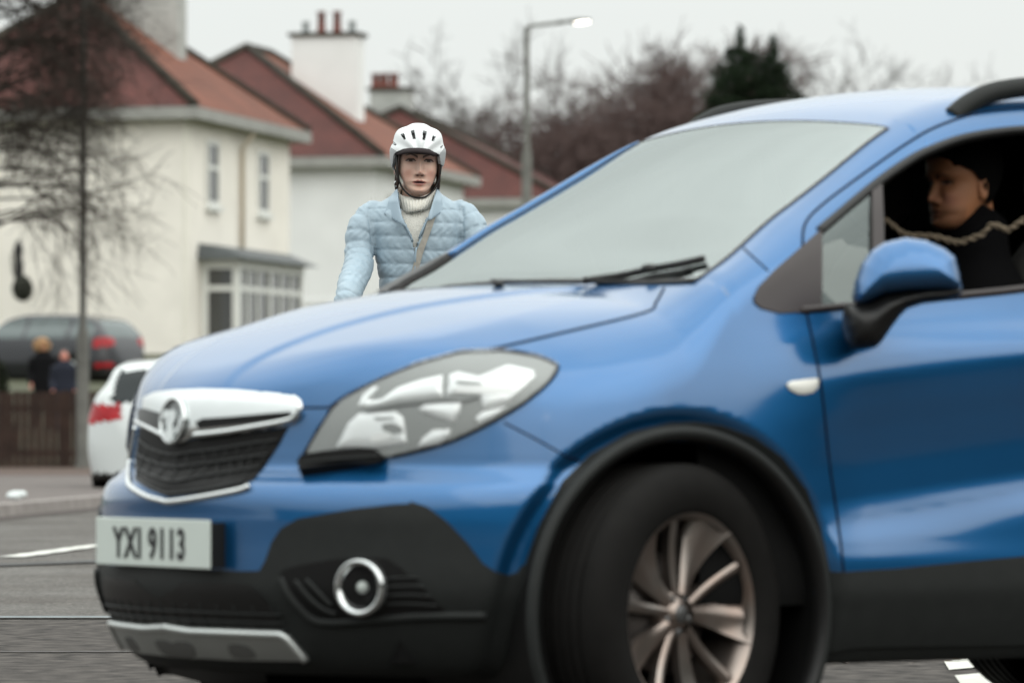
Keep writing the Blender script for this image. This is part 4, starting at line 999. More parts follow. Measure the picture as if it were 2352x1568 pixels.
# hair strands, helmet straps, earring
mb=MB()
for i in range(44):
    s_=-1 if i%2 else 1; x0=s_*(.068+.005*rng.rand()); y0=-.056+.080*rng.rand()
    P=[(x0*.96,y0,.035),(x0*1.0,y0+.004,0),(x0*(1.0+.03*rng.rand()),y0+.01,-.03),(x0*(.99+.05*rng.rand()),y0+.02,-.07-.03*rng.rand())]
    mb.tube(place(catmull(P,4),Rf,HO,hs),[.0035]*12+[.001],5)
mb.sphere(HO+np.array([0,.045,.0]),(.078,.075,.10),20,14)
mb.obj('hair',M_hair,cyc)
mb=MB()
for s_,e in ((-1,.0),(1,.0)):
    mb.tube(place(catmull([(s_*.078,-.035,.03),(s_*.0755,-.045,-.02),(s_*.068,-.045,-.065),(s_*.052,-.048,-.098),(s_*.025,-.060,-.122),(0,-.066,-.127)],5),Rf,HO,hs),.0035,6,flat=1)
    mb.tube(place(catmull([(s_*.081,.02,.0),(s_*.078,.0,-.035),(s_*.069,-.035,-.068)],5),Rf,HO,hs),.003,6)
mb.obj('helmet_strap',M_black,cyc)
mb=MB(); mb.tube([qj(440+28*math.cos(t),1105+40*math.sin(t),-.02) for t in np.linspace(0,2*math.pi,16,endpoint=False)],.0022,6,closed=True); mb.obj('earring',M_chrome,cyc)
# helmet
nt_,na=150,260; hvv=[];
for i in range(nt_+1):
    th=math.pi*.86*i/nt_
    for k in range(na):
        p=2*math.pi*k/na; sx,sy_,sz=math.sin(th)*math.cos(p),math.sin(th)*math.sin(p),math.cos(th)
        e=.9; r=(abs(sx)**2.2+abs(sy_)**2.1+abs(sz)**2.1)**(-1/2.13)
        a=math.atan2(sx,max(.02,sz+.25)); rib=.0035*np.cos(a*9.5)*smooth(.1,.5,math.hypot(sx,sy_))*smooth(-.1,.3,sz)
        hvv.append((sx*r*(.0975+rib),sy_*r*(.128+rib),sz*r*(.108+rib)))
hvv=np.array(hvv)+np.array([0,.012,.030])
HH=place(hvv,Rf,HO+np.array([-.002,0,.0]),1.06)
def toJ(p): return (p/.9408-np.array([900,280]))*6.53
Jp=toJ(px_of(HH)); frontm=HH[:,1]<HO[1]+.045
lowf=np.interp(Jp[:,0],[300,345,375,400,440,560,760,960,1130,1150,1195],[860,865,850,640,600,548,538,560,640,800,830])
keepv=(Jp[:,1]<lowf)|~frontm
keepv&=(hvv[:,2]>-.03)
slots=[[(510,315),(560,300),(588,390),(565,400),(545,375)],[(672,262),(722,242),(748,385),(705,390)],[(866,255),(920,262),(925,290),(898,402),(862,398)],[(1025,335),(1072,352),(1040,425),(1008,415)],[(372,432),(398,430),(440,478),(430,492),(370,460)],[(1145,525),(1178,488),(1186,508),(1150,542)]]
cent=[(-.018,.0),(.018,.0)]
mi=np.zeros(len(HH),int); dep=np.zeros(len(HH))
Hn=HH-(HO+np.array([0,.03,.03])); Hn/=np.linalg.norm(Hn,axis=1)[:,None]
# vents continue over the crown and back of the shell
azi=np.arctan2(hvv[:,0],hvv[:,2]-.0); 
for s_ in slots:
    m=inpoly(s_,Jp)&frontm; mi[m]=1; dep[m]=.014
back=(hvv[:,1]>.03)&(np.abs(((azi/.42)%1)-.5)<.16)&(np.abs(np.sin(hvv[:,1]*38))>.35)&(hvv[:,2]>.02); mi[back]=1; dep[back]=.012
HH=HH-Hn*dep[:,None]
greyv=(frontm&(((Jp[:,0]<440)&(Jp[:,1]>505+ (Jp[:,0]-300)*.55))|((Jp[:,0]>1125)&(Jp[:,1]>640-(Jp[:,0]-1125)*1.3))))|((hvv[:,2]<.012)&~frontm); mi[greyv&(mi==0)]=2
F=[];FM=[]
for i in range(nt_):
    for k in range(na):
        q=(i*na+k,i*na+(k+1)%na,(i+1)*na+(k+1)%na,(i+1)*na+k)
        if all(keepv[j] for j in q): F.append(q[::-1]); FM.append(int(np.median([mi[j] for j in q])))
M_hel=mat('gloss white helmet shell',(.74,.77,.78),rough=.25,coat=.3,spec=.5); M_hg=mat('pale grey helmet rim',(.40,.42,.43),rough=.5)
hel=mesh_obj('helmet',HH,F,None,cyc,True,mats=[M_hel,M_black,M_hg],fmi=FM)
so=hel.modifiers.new('s','SOLIDIFY'); so.thickness=.012; so.offset=1; 
bm=bmesh.new(); bm.from_mesh(hel.data); bmesh.ops.delete(bm,geom=[v for v in bm.verts if not v.link_faces],context='VERTS'); bmesh.ops.recalc_face_normals(bm,faces=bm.faces[:]); bm.to_mesh(hel.data); bm.free(); so.offset=-1
autosmooth(hel,50)
mb=MB(); T=[(425,600,640),(500,565,640),(560,545,622),(660,532,610),(760,528,605),(860,533,615),(960,548,628),(1060,580,655),(1138,635,675)]
v=[];f=[]; n=len(T)
for i,(x,y0,y1) in enumerate(T):
    t=(x-780)/360.; dy=-.158+.100*t*t*1.15
    v+=[qj(x,y0,dy+.012),qj(x,(y0+y1)/2,dy-.014),qj(x,y1,dy-.018),qj(x,y1+6,dy-.006),qj(x,y0+20,dy+.03)]
for i in range(n-1):
    for k in range(5): f.append((i*5+k,i*5+(k+1)%5,(i+1)*5+(k+1)%5,(i+1)*5+k))
mb.add((v,f)); o=mb.obj('helmet_visor',mat('visor dark taupe',(.028,.022,.023),rough=.8,spec=.15),cyc)
# helmet padding
mb=MB(); mb.tube(place([(.077*math.cos(t),.10*math.sin(t)+.01,.034) for t in np.linspace(0,2*math.pi,40,endpoint=False)],Rf,HO,hs),.010,8,closed=True,flat=1.6); mb.obj('helmet_pad',M_black,cyc)
# trousers and shoes, bicycle (behind the car)
M_trs=mat('dark trousers',(.03,.03,.035),rough=.85,noise=.1)
hip=np.array([cx,DC+.12,.98])
mb=MB(); mb.sphere(hip,(.165,.13,.13),20,14)
mb.add(limb((cx-.09,DC+.12,.95,.085),(cx-.12,DC-.12,.62,.062),(cx-.115,DC+.0,.14,.042))); mb.add(limb((cx+.09,DC+.12,.95,.085),(cx+.16,DC+.05,.55,.062),(cx+.24,DC+.02,.10,.042)))
remesh('trousers',mb,M_trs,cyc,.012,3)
for x,y,z in ((cx-.115,DC-.04,.135),(cx+.24,DC-.03,.05)):
    mb=MB(); mb.sphere((x,y-.02,z),(.045,.135,.045),16,10); mb.obj('shoe',M_black,cyc)
bike=thing('bicycle','dark city bicycle ridden by the cyclist behind the blue car','bicycle',(cx,DC,0))
M_fr=mat('dark green bicycle frame',(.02,.05,.045),rough=.3,coat=.5)
def b_(x,y,z): return (x,y,z)
mb=MB()
for a,b,r in (((0,.28,.30),(0,.12,.84),.015),((0,.12,.78),(0,-.36,.86),.016),((0,.10,.29),(0,-.38,.76),.018),((0,-.36,.90),(0,-.40,.72),.018),((0,.12,.80),(0,.55,.34),.009),((0,.10,.29),(0,.55,.34),.010)): mb.tube([a,b],r,10)
mb.tube([(0,.28,.30),(0,.10,.29)],.02,8)
mb.obj('frame',M_fr,bike)
mb=MB(); mb.tube([(0,-.40,.74),(0,-.47,.5),(0,-.52,.34)],.013,8); mb.obj('fork',M_fr,bike)
mb=MB(); mb.tube(catmull([(-.31,-.40,1.03),(-.20,-.44,1.04),(0,-.42,1.02),(.20,-.44,1.04),(.31,-.40,1.03)],5),.012,8); mb.tube([(0,-.36,.9),(0,-.40,1.02)],.013,8); mb.obj('handlebar',M_black,bike)
mb=MB(); mb.sphere((0,.16,.87),(.075,.13,.035),16,10); mb.tube([(0,.12,.78),(0,.14,.86)],.012,8); mb.obj('saddle',M_black,bike)
for y in (.55,-.52):
    mb=MB(); mb.tube([(0,y+.33*math.cos(t),.345+.33*math.sin(t)) for t in np.linspace(0,2*math.pi,48,endpoint=False)],.016,8,closed=True)
    for k in range(16):
        t=math.pi*2*k/16; mb.tube([(0,y,.345),(0,y+.32*math.cos(t),.345+.32*math.sin(t))],.0015,4,caps=False)
    mb.tube([(-.04,y,.345),(.04,y,.345)],.015,8); mb.obj('bicycle_wheel',M_black,bike)
# ---------------- the passenger
pfv=np.array([-.80,-.50,-.03]); Rp_=basis(pfv,(0,0,1))
eyeP=C(2190,421,y=.37); PO=c2w(eyeP)
PO=at(2206,421,PO[1]+.05)
hv2,hf2=head_verts(True); hc2=head_cols(hv2,(.42,.20,.105),(.30,.11,.08),(.012,.008,.006),iris=(.01,.008,.006),male=True)
body_=MB(); body_.add(tube_geo([PO+np.array([.03,.02,-.03]),PO+np.array([.045,.03,-.20]),PO+np.array([.05,.04,-.30])],[.050,.058,.07],24))
for s_ in (1,-1):
    ev,ef=ear_geo(s_); ev=list(ev)+[(s_*.055,.012,-.018)]; ef=list(ef)+[(len(ev)-1,(i+1)%18,i) for i in range(18)]; body_.add((place(ev,Rp_,PO,.97),ef))
shd=PO+np.array([.05,.04,-.24])
body_.add(loft([(shd+np.array([0,0,z]),rx,ry) for z,rx,ry in ((-.4,.11,.09),(-.1,.12,.09),(.0,.06,.06))],18))
for s_ in (-1,1):
    hp=shd+LV*(-s_*.19)+RV*-.32+np.array([0,0,-.36]); body_.add(hand(hp,s_)); body_.add(tube_geo([hp,shd+LV*(-s_*.17)+RV*-.10+np.array([0,0,-.30]),shd+LV*(-s_*.14)+np.array([0,0,-.08]),shd+np.array([0,0,-.05])],[.026,.036,.042,.05],12))
pas=unite('person',place(hv2,Rp_,PO,.97),hf2,body_,lambda V:((V-PO)@Rp_)/.97,lambda L_:head_cols(L_,(.46,.205,.10),(.33,.11,.075),(.012,.008,.006),iris=(.01,.008,.006),male=True),M_skin)
tag(pas,'dark haired person in black seated inside the blue car, face seen through the open window','person')
mb=MB(); hcen=PO-pfv*.035+np.array([0,0,.045])
vv=place(hv2*np.array([1.12,1.08,1.10])+np.array([0,.012,.006]),Rp_,PO,.97); lo=place(hv2,Rp_,PO,1.)
hx,hy,hz=hv2.T; hairm=hz>np.interp(hy,[-.095,-.06,-.03,-.005,.015,.03],[.034,.032,.018,-.006,-.045,-.078])
F=[q for q in hf2 if all(hairm[j] for j in q)]
mb.add((vv,F)); mb.obj('hair',mat('black hair',(.003,.003,.003),rough=.9,spec=.1,noise=.3,nscale=80),pas)
mb=MB()
for i in range(1):
    c=shd; mb.add(tube_geo([c+np.array([0,0,-.50]),c+np.array([0,0,-.25]),c+np.array([0,0,-.08]),c+np.array([-.01,-.01,.045]),c+np.array([-.012,-.008,.120]),c+np.array([.012,.004,.165])],[.17,.19,.17,.102,.096,.084],24,flat=.9))
    for s_ in (-1,1):
        sh=c+LV*(-s_*.16)+np.array([0,0,-.06]); el=sh+RV*-.10+np.array([0,0,-.26]); mb.add(limb((*sh,.075),(*el,.055),(*(c+LV*(-s_*.19)+RV*-.32+np.array([0,0,-.36])),.042)))
remesh('black_coat',mb,mat('black coat',(.004,.004,.0045),rough=.95,spec=.08,noise=.1),pas,.012,3)
mb=MB()
cord=Q('F',[(90,980),(180,1040),(290,1130),(390,1165),(560,1170),(700,1185),(850,1225),(960,1245),(1100,1200),(1230,1150),(1330,1045),(1450,1070),(1520,1105),(1620,1040),(1711,980)])
dpt=c2w((1.9,.62,1.2))[1]
P=[at(u,v,dpt-.0) for u,v in catmull(cord,5)]
for k in range(2):
    mb.tube([p+np.array([0,.005*math.cos(i*.8+k*math.pi),.005*math.sin(i*.8+k*math.pi)]) for i,p in enumerate(P)],.0040,6)
o=mb.obj('scarf_cord',mat('tan braid',(.16,.125,.085),rough=.9,noise=.2,nscale=60),pas)
# ================================================================== ground
def road_mat():
    m=bpy.data.materials.new('worn asphalt'); m.use_nodes=True; t=m.node_tree; b=t.nodes['Principled BSDF']; N=t.nodes.new; L=t.links.new
    tc=N('ShaderNodeTexCoord'); mp=N('ShaderNodeMapping'); L(tc.outputs['Object'],mp.inputs[0])
    n1=N('ShaderNodeTexNoise'); n1.inputs['Scale'].default_value=38; n1.inputs['Detail'].default_value=6; n1.inputs['Roughness'].default_value=.75; L(mp.outputs[0],n1.inputs['Vector'])
    v=N('ShaderNodeTexVoronoi'); v.inputs['Scale'].default_value=60; L(mp.outputs[0],v.inputs['Vector'])
    n2=N('ShaderNodeTexNoise'); n2.inputs['Scale'].default_value=.9; n2.inputs['Detail'].default_value=5; L(mp.outputs[0],n2.inputs['Vector'])
    r1=N('ShaderNodeValToRGB'); r1.color_ramp.elements[0].position=.34; r1.color_ramp.elements[0].color=(.022,.021,.020,1); r1.color_ramp.elements[1].position=.66; r1.color_ramp.elements[1].color=(.22,.21,.195,1); L(n1.outputs['Fac'],r1.inputs[0])
    r2=N('ShaderNodeValToRGB'); r2.color_ramp.elements[0].position=.3; r2.color_ramp.elements[0].color=(.72,.68,.66,1); r2.color_ramp.elements[1].position=.7; r2.color_ramp.elements[1].color=(1.15,1.15,1.15,1); L(n2.outputs['Fac'],r2.inputs[0])
    x=N('ShaderNodeMix'); x.data_type='RGBA'; x.blend_type='MULTIPLY'; x.inputs['Factor'].default_value=1; L(r1.outputs[0],x.inputs['A']); L(r2.outputs[0],x.inputs['B']); L(x.outputs['Result'],b.inputs['Base Color'])
    n3=N('ShaderNodeTexNoise'); n3.inputs['Scale'].default_value=7; n3.inputs['Detail'].default_value=5; n3.inputs['Roughness'].default_value=.7; L(mp.outputs[0],n3.inputs['Vector'])
    r3=N('ShaderNodeMapRange'); r3.inputs['From Min'].default_value=.3; r3.inputs['From Max'].default_value=.7; r3.inputs['To Min'].default_value=.72; r3.inputs['To Max'].default_value=1.3; L(n3.outputs['Fac'],r3.inputs['Value'])
    x2=N('ShaderNodeMix'); x2.data_type='RGBA'; x2.blend_type='MULTIPLY'; x2.inputs['Factor'].default_value=1; L(x.outputs['Result'],x2.inputs['A']); L(r3.outputs[0],x2.inputs['B']); L(x2.outputs['Result'],b.inputs['Base Color'])
    b.inputs['Roughness'].default_value=.85; b.inputs['Specular IOR Level'].default_value=.25
    bp=N('ShaderNodeBump'); bp.inputs['Strength'].default_value=.8; bp.inputs['Distance'].default_value=.012; L(v.outputs['Distance'],bp.inputs['Height']); L(bp.outputs[0],b.inputs['Normal'])
    return m
M_road=road_mat()
K0=onz(0,1188); K1=onz(204,1168); kd=(K1-K0); kd/=np.linalg.norm(kd); kn=np.array([-kd[1],kd[0],0])   # kn points to the pavement side (left)
def sheet(name,pts,z,m,kind='structure'):
    me=mesh_obj(name,[(p[0],p[1],z) for p in pts],[tuple(range(len(pts)))],m,None,False); tag(me,kind=kind); return me
sheet('road',[(-900,-900),(900,-900),(900,2500),(-900,2500)],0,M_road)
# older, browner surface in front of the seam
s0=onz(0,1299); s1=onz(400,1284)
M_road2=mat('older browner asphalt',(.062,.055,.050),rough=.9,spec=.2,noise=.75,nscale=11,bump=.5,bscale=60,detail=8)
sl=(s1-s0)/np.linalg.norm(s1-s0); 
p0=s0-sl*40; p1=s1+sl*60
o2_=onz(0,1424); o3_=onz(400,1424)
sheet('road_repair',[(p0[0],o2_[1]),(p1[0],o2_[1]),(p1[0],2.),(p0[0],2.)][::-1],.004,M_road2)
M_seam=mat('tar seam',(.018,.017,.016),rough=.6)
def band(name,a,b,w_,z,m):
    a=np.array(a);b=np.array(b); d=(b-a)/np.linalg.norm(b-a); n=np.array([-d[1],d[0],0])*w_/2
    n_=24; v=[];f=[]
    for i in range(n_+1):
        p=a+(b-a)*i/n_; j=1+.35*(rng.rand()-.5) if w_<.3 else 1
        v+=[tuple(p+n*j)[:2]+(z,),tuple(p-n*j)[:2]+(z,)]
    for i in range(n_): f.append((i*2,i*2+1,i*2+3,i*2+2))
    o=mesh_obj(name,v,f,m,None,False); tag(o,kind='structure'); return o
band('tar_seam',s0-sl*20,s0+sl*30,.30,.008,M_seam)
M_paint=mat('worn road paint',(.60,.60,.56),rough=.7,noise=.25,nscale=14,detail=8)
M_paint2=mat('faded bluish road paint',(.15,.175,.185),rough=.7,noise=.25,nscale=10,detail=8)
q0=onz(0,1421); band('painted_line',q0+np.array([-6,0,0]),q0+np.array([30,.25,0]),.17,.0085,M_paint2)
q0=onz(0,1505); band('painted_line',q0+np.array([-6,0,0]),q0+np.array([4.0,.25,0]),.06,.0085,mat('very faded paint',(.062,.056,.053),rough=.8,noise=.3,nscale=12))
a=onz(26,1281); b=onz(232,1253); band('painted_line',a,b,.15,.0085,M_paint)
for pts in ([(2168,1523),(2318,1508),(2334,1512),(2334,1526),(2322,1530),(2180,1543)],[(2193,1556),(2352,1541),(2420,1538),(2430,1600),(2230,1612)]):
    sheet('painted_dash',[onz(u,v)[:2] for u,v in pts],.0085,mat('white road paint',(.62,.62,.56),rough=.7,noise=.18,nscale=16,detail=8))
# kerb and pavement to the left of it
def strip_poly(name,offs,m,kind='structure'):
    a=K0-kd*45; b=K0+kd*500; v=[];f=[]
    for p in (a,b):
        for o_,z in offs: q=p+kn*o_; v.append((q[0],q[1],z))
    n=len(offs)
    for i in range(n-1): f.append((i,i+1,n+i+1,n+i))
    o=mesh_obj(name,v,f,m,None,False); tag(o,kind=kind); return o
M_kerb=mat('kerb stone',(.26,.235,.22),rough=.85,noise=.2,nscale=4)
strip_poly('kerb',[(0,0.0),(.015,.105),(.15,.11),(.15,.05)],M_kerb)
strip_poly('gutter',[(-.28,.003),(-.003,.003)],mat('gutter grime',(.035,.024,.02),rough=.9,noise=.3,nscale=6))
strip_poly('pavement',[(.15,.10),(3.2,.11),(60,.10)],mat('pavement tarmac',(.115,.098,.09),rough=.9,noise=.22,nscale=5,detail=7))
# verge of dead leaves against the fence
M_litter=mat('leaf litter and soil',(.085,.055,.042),rough=.95,noise=.4,nscale=7,detail=8)
sheet('verge',[(-16,66),(-5,66),(-5,77),(-16,77)],.115,M_litter)
# rising lawn behind the fence
gz=pchip([76,78,90,100,108,113,150,200,400],[.0,.15,.8,1.4,1.68,2.3,2.6,2.8,3.0])
def ground(x,y): return float(gz(y))
xs=np.linspace(-80,90,90); ys=np.concatenate([np.linspace(77.2,116,60),np.linspace(118,420,40)])
v=[(x,y,ground(x,y)+.04*math.sin(x*1.3)*math.sin(y*.7)) for y in ys for x in xs]; n=len(xs)
f=[(i*n+k,i*n+k+1,(i+1)*n+k+1,(i+1)*n+k) for i in range(len(ys)-1) for k in range(n-1)]
tag(mesh_obj('lawn',v,f,mat('lawn',(.050,.054,.026),rough=.95,noise=.35,nscale=1.2,detail=8,bump=.6,bscale=9),None,True),kind='structure')
# ================================================================== houses
def brickmat(name,c1,c2,sc=3.,rough=.85,vert=.22):
    m=mat(name,c1,rough=rough,bump=.0); t=m.node_tree; b=t.nodes['Principled BSDF']
    br=t.nodes.new('ShaderNodeTexBrick'); br.inputs['Scale'].default_value=sc; br.inputs['Color1'].default_value=tuple(c1)+(1,); br.inputs['Color2'].default_value=tuple(c2)+(1,); br.inputs['Mortar'].default_value=tuple(q*.45 for q in c1)+(1,); br.inputs['Mortar Size'].default_value=.03; br.inputs['Brick Width'].default_value=.3; br.inputs['Row Height'].default_value=vert
    g=t.nodes.new('ShaderNodeNewGeometry'); s=t.nodes.new('ShaderNodeSeparateXYZ'); c=t.nodes.new('ShaderNodeCombineXYZ'); a=t.nodes.new('ShaderNodeMath'); a.operation='ADD'
    t.links.new(g.outputs['Position'],s.inputs[0]); t.links.new(s.outputs['X'],a.inputs[0]); t.links.new(s.outputs['Y'],a.inputs[1]); t.links.new(a.outputs[0],c.inputs['X']); t.links.new(s.outputs['Z'],c.inputs['Y']); t.links.new(c.outputs[0],br.inputs['Vector'])
    n=t.nodes.new('ShaderNodeTexNoise'); n.inputs['Scale'].default_value=.9; n.inputs['Detail'].default_value=6; t.links.new(g.outputs['Position'],n.inputs['Vector'])
    x=t.nodes.new('ShaderNodeMix'); x.data_type='RGBA'; x.blend_type='MULTIPLY'; x.inputs['Factor'].default_value=1; r=t.nodes.new('ShaderNodeValToRGB'); r.color_ramp.elements[0].position=.3; r.color_ramp.elements[0].color=(.7,.7,.7,1); r.color_ramp.elements[1].position=.7; r.color_ramp.elements[1].color=(1.15,1.15,1.15,1)
    t.links.new(n.outputs['Fac'],r.inputs[0]); t.links.new(br.outputs[0],x.inputs['A']); t.links.new(r.outputs[0],x.inputs['B']); t.links.new(x.outputs['Result'],b.inputs['Base Color'])
    return m
M_tileR=brickmat('dark red roof tiles',(.115,.033,.025),(.078,.023,.020))
M_tileO=brickmat('orange roof tiles',(.225,.072,.037),(.165,.050,.028))
M_ridge=mat('mossy ridge tiles',(.035,.030,.022),rough=.95,noise=.4,nscale=3)
M_cream=mat('cream render',(.83,.795,.725),rough=.9,noise=.06,nscale=1.2,detail=8)
M_cream2=mat('cream painted quoin',(.80,.775,.69),rough=.9,noise=.04,nscale=2)
M_white=mat('white render',(.80,.81,.80),rough=.9,noise=.05,nscale=.9,detail=8)
M_gut=mat('grey gutter and fascia',(.30,.30,.28),rough=.7,noise=.12,nscale=2)
M_frame=mat('white window frame',(.72,.73,.70),rough=.5,noise=.03)
M_wg=mat('dark window pane',(.035,.037,.036),rough=.06,spec=.8,noise=.2,nscale=.6)
M_rough=mat('grey roughcast',(.40,.41,.39),rough=.95,noise=.14,nscale=2.5,detail=8,bump=.6,bscale=10)
M_pot=mat('terracotta pot',(.15,.045,.032),rough=.8,noise=.15,nscale=3); M_potg=mat('grey cowl',(.22,.24,.24),rough=.8)
def house(name,label,C0,L1,L2,zb,ze,za,rl,matw,tl,tr,over=.38,group=None):
    """C0: near corner (x,y); right face runs L1 along e1, left face L2 along e2; hipped roof, ridge length rl along e1"""
    e1=np.array([.204,.979]); e2=np.array([-.979,.204]); H_=thing(name,label,'house',(C0[0],C0[1],zb),0,group)
    P=lambda a,b,z: np.array([a*e1[0]+b*e2[0],a*e1[1]+b*e2[1],z-zb])
    mb=MB(); q=[P(0,0,zb-.6),P(L1,0,zb-.6),P(L1,L2,zb-.6),P(0,L2,zb-.6),P(0,0,ze),P(L1,0,ze),P(L1,L2,ze),P(0,L2,ze)]
    mb.add((q,[(0,1,5,4),(1,2,6,5),(2,3,7,6),(3,0,4,7),(4,5,6,7)])); mb.obj('wall',matw,H_,smoothf=False)
    o=over; zr=ze+.16; a0=(L1-rl)/2
    c=[P(-o,-o,zr),P(L1+o,-o,zr),P(L1+o,L2+o,zr),P(-o,L2+o,zr)]; r0=P(a0,L2/2,za); r1=P(L1-a0,L2/2,za)
    mb=MB(); mb.add((c+[r0,r1],[(0,1,5,4),(1,2,5),(2,3,4,5),(3,0,4),(3,2,1,0)])); ob=mb.obj('roof',[tr,tl],H_,smoothf=False)
    for p in ob.data.polygons:
        n=p.normal; p.material_index=1 if abs(n.x*e1[0]+n.y*e1[1])>abs(n.x*e2[0]+n.y*e2[1]) else 0  # end planes take the darker red tiles, side planes the orange
    mb=MB()
    for a,b in ((c[0],r0),(c[1],r1),(c[2],r1),(c[3],r0),(r0,r1)): mb.tube([a+np.array([0,0,.03]),b+np.array([0,0,.05])],.11,8)
    mb.obj('ridge_tiles',M_ridge,ob,smoothf=True)
    mb=MB(); ring_=[(c[i]*np.array([1,1,1])+np.array([0,0,-.02])) for i in range(4)]
    for i in range(4):
        a,b=ring_[i],ring_[(i+1)%4]; d=(b-a)/np.linalg.norm(b-a); nn=np.array([d[1],-d[0],0])
        v=[a-d*.06+nn*.06,b+d*.06+nn*.06,b+d*.0-nn*.40,a-nn*.40]; v=[p+np.array([0,0,.0]) for p in v]+[p+np.array([0,0,-.27 if k<2 else -.16]) for k,p in enumerate(v)]
        mb.add((v,[(0,1,2,3),(7,6,5,4),(0,4,5,1),(1,5,6,2),(2,6,7,3),(3,7,4,0)]))
    mb.obj('gutter',M_gut,H_,smoothf=False)
    def window(face,s0,s1,z0,z1,split=.35,glassm=M_wg,fw=.09,bars=1,sill=True):
        if face=='r': f=lambda s,d,z: P(s,-d,z)
        else: f=lambda s,d,z: P(-d,s,z)
        def bx(sa,sb,za_,zb_,d0,d1,m_):
            v=[f(sa,d0,za_),f(sb,d0,za_),f(sb,d1,za_),f(sa,d1,za_),f(sa,d0,zb_),f(sb,d0,zb_),f(sb,d1,zb_),f(sa,d1,zb_)]
            m_.add((v,[(0,1,2,3),(4,5,6,7),(0,1,5,4),(1,2,6,5),(2,3,7,6),(3,0,4,7)]))
        Wn=bpy.data.objects.new('window',None); COL.objects.link(Wn); Wn.parent=H_
        m_=MB(); bx(s0,s1,z0,z1,.005,.012,m_); m_.obj('pane',glassm,Wn,smoothf=False)
        m_=MB(); zs=z1-(z1-z0)*split
        for (sa,sb,a_,b_) in ((s0,s1,z0,z0+fw),(s0,s1,z1-fw,z1),(s0,s0+fw,z0+fw,z1-fw),(s1-fw,s1,z0+fw,z1-fw),(s0+fw,s1-fw,zs-fw/2,zs+fw/2)): bx(sa,sb,a_,b_,.003,.05,m_)
        for k in range(1,bars): s_=s0+(s1-s0)*k/bars; bx(s_-.03,s_+.03,z0+fw,z1-fw,.003,.045,m_)
        m_.obj('frame',M_frame,Wn,smoothf=False)
        if sill: m_=MB(); bx(s0-.1,s1+.1,z0-.12,z0-.005,.0,.12,m_); m_.obj('sill',M_frame,Wn,smoothf=False)
        return Wn
    return H_,P,window
def boxP(P,s0,s1,d0,d1,z0,z1,mb,mi=0):
    v=[P(s0,-d0,z0),P(s1,-d0,z0),P(s1,-d1,z0),P(s0,-d1,z0),P(s0,-d0,z1),P(s1,-d0,z1),P(s1,-d1,z1),P(s0,-d1,z1)]
    mb.add((v,[(3,2,1,0),(4,5,6,7),(0,1,5,4),(1,2,6,5),(2,3,7,6),(3,0,4,7)]),mi)
# house A
HA,PA,wA=house('cream_house','cream rendered house with red hipped roof and white bay window, nearest of the houses','',0,0,0,0,0,0,0,0,0) if False else house('cream_house','cream house with orange-red roof and white bay window, nearest of the three',(-7.39,115.),9.7,7.0,2.3,7.72,10.75,2.7,M_cream,M_tileR,M_tileO)
wA('r',1.95,3.0,5.75,7.25,split=.42,fw=.10); wA('r',6.55,7.6,5.75,7.25,split=.42,fw=.10); wA('l',5.2,6.3,5.2,6.9)
mb=MB(); mb.tube([PA(4.9,-.09,2.4),PA(4.9,-.09,7.2),PA(4.9,-.35,7.55)],.055,8); mb.obj('downpipe',mat('cream downpipe',(.50,.43,.33),rough=.7),HA)
mb=MB(); boxP(PA,-.02,.30,.0,.035,1.7,7.55,mb); mb.obj('quoin',M_cream2,HA,smoothf=False)
# bay window
By=bpy.data.objects.new('bay_window',None); COL.objects.link(By); By.parent=HA
mb=MB(); boxP(PA,1.5,7.5,0.0,.90,1.7,2.55,mb); boxP(PA,1.5,7.5,0,.92,4.28,4.52,mb)
for s_ in (1.52,4.35,7.32): boxP(PA,s_,s_+.16,.74,.90,2.55,4.28,mb)
boxP(PA,1.52,1.66,.02,.16,2.55,4.28,mb); boxP(PA,7.34,7.48,.02,.16,2.55,4.28,mb)
boxP(PA,1.53,7.47,.80,.885,3.78,3.90,mb); boxP(PA,1.53,1.63,.1,.80,3.78,3.90,mb)
for s_ in (2.4,3.3,5.4,6.4): boxP(PA,s_,s_+.10,.80,.88,2.55,4.28,mb)
mb.obj('bay_frame',M_frame,By,smoothf=False)
mb=MB(); boxP(PA,1.58,7.42,.05,.84,2.5,4.3,mb); mb.obj('bay_pane',M_wg,By,smoothf=False)
mb=MB(); v=[PA(1.15,.0,4.50),PA(7.9,.0,4.50),PA(7.9,-1.2,4.50),PA(1.15,-1.2,4.50),PA(1.3,.0,4.86),PA(7.7,.0,4.86),PA(7.7,-.5,4.80),PA(1.3,-.5,4.80)]
mb.add((v,[(3,2,1,0),(4,5,6,7),(0,1,5,4),(1,2,6,5),(2,3,7,6),(3,0,4,7)])); mb.obj('bay_roof',mat('lead bay roof',(.075,.085,.088),rough=.6,noise=.2,nscale=2),By,smoothf=False)
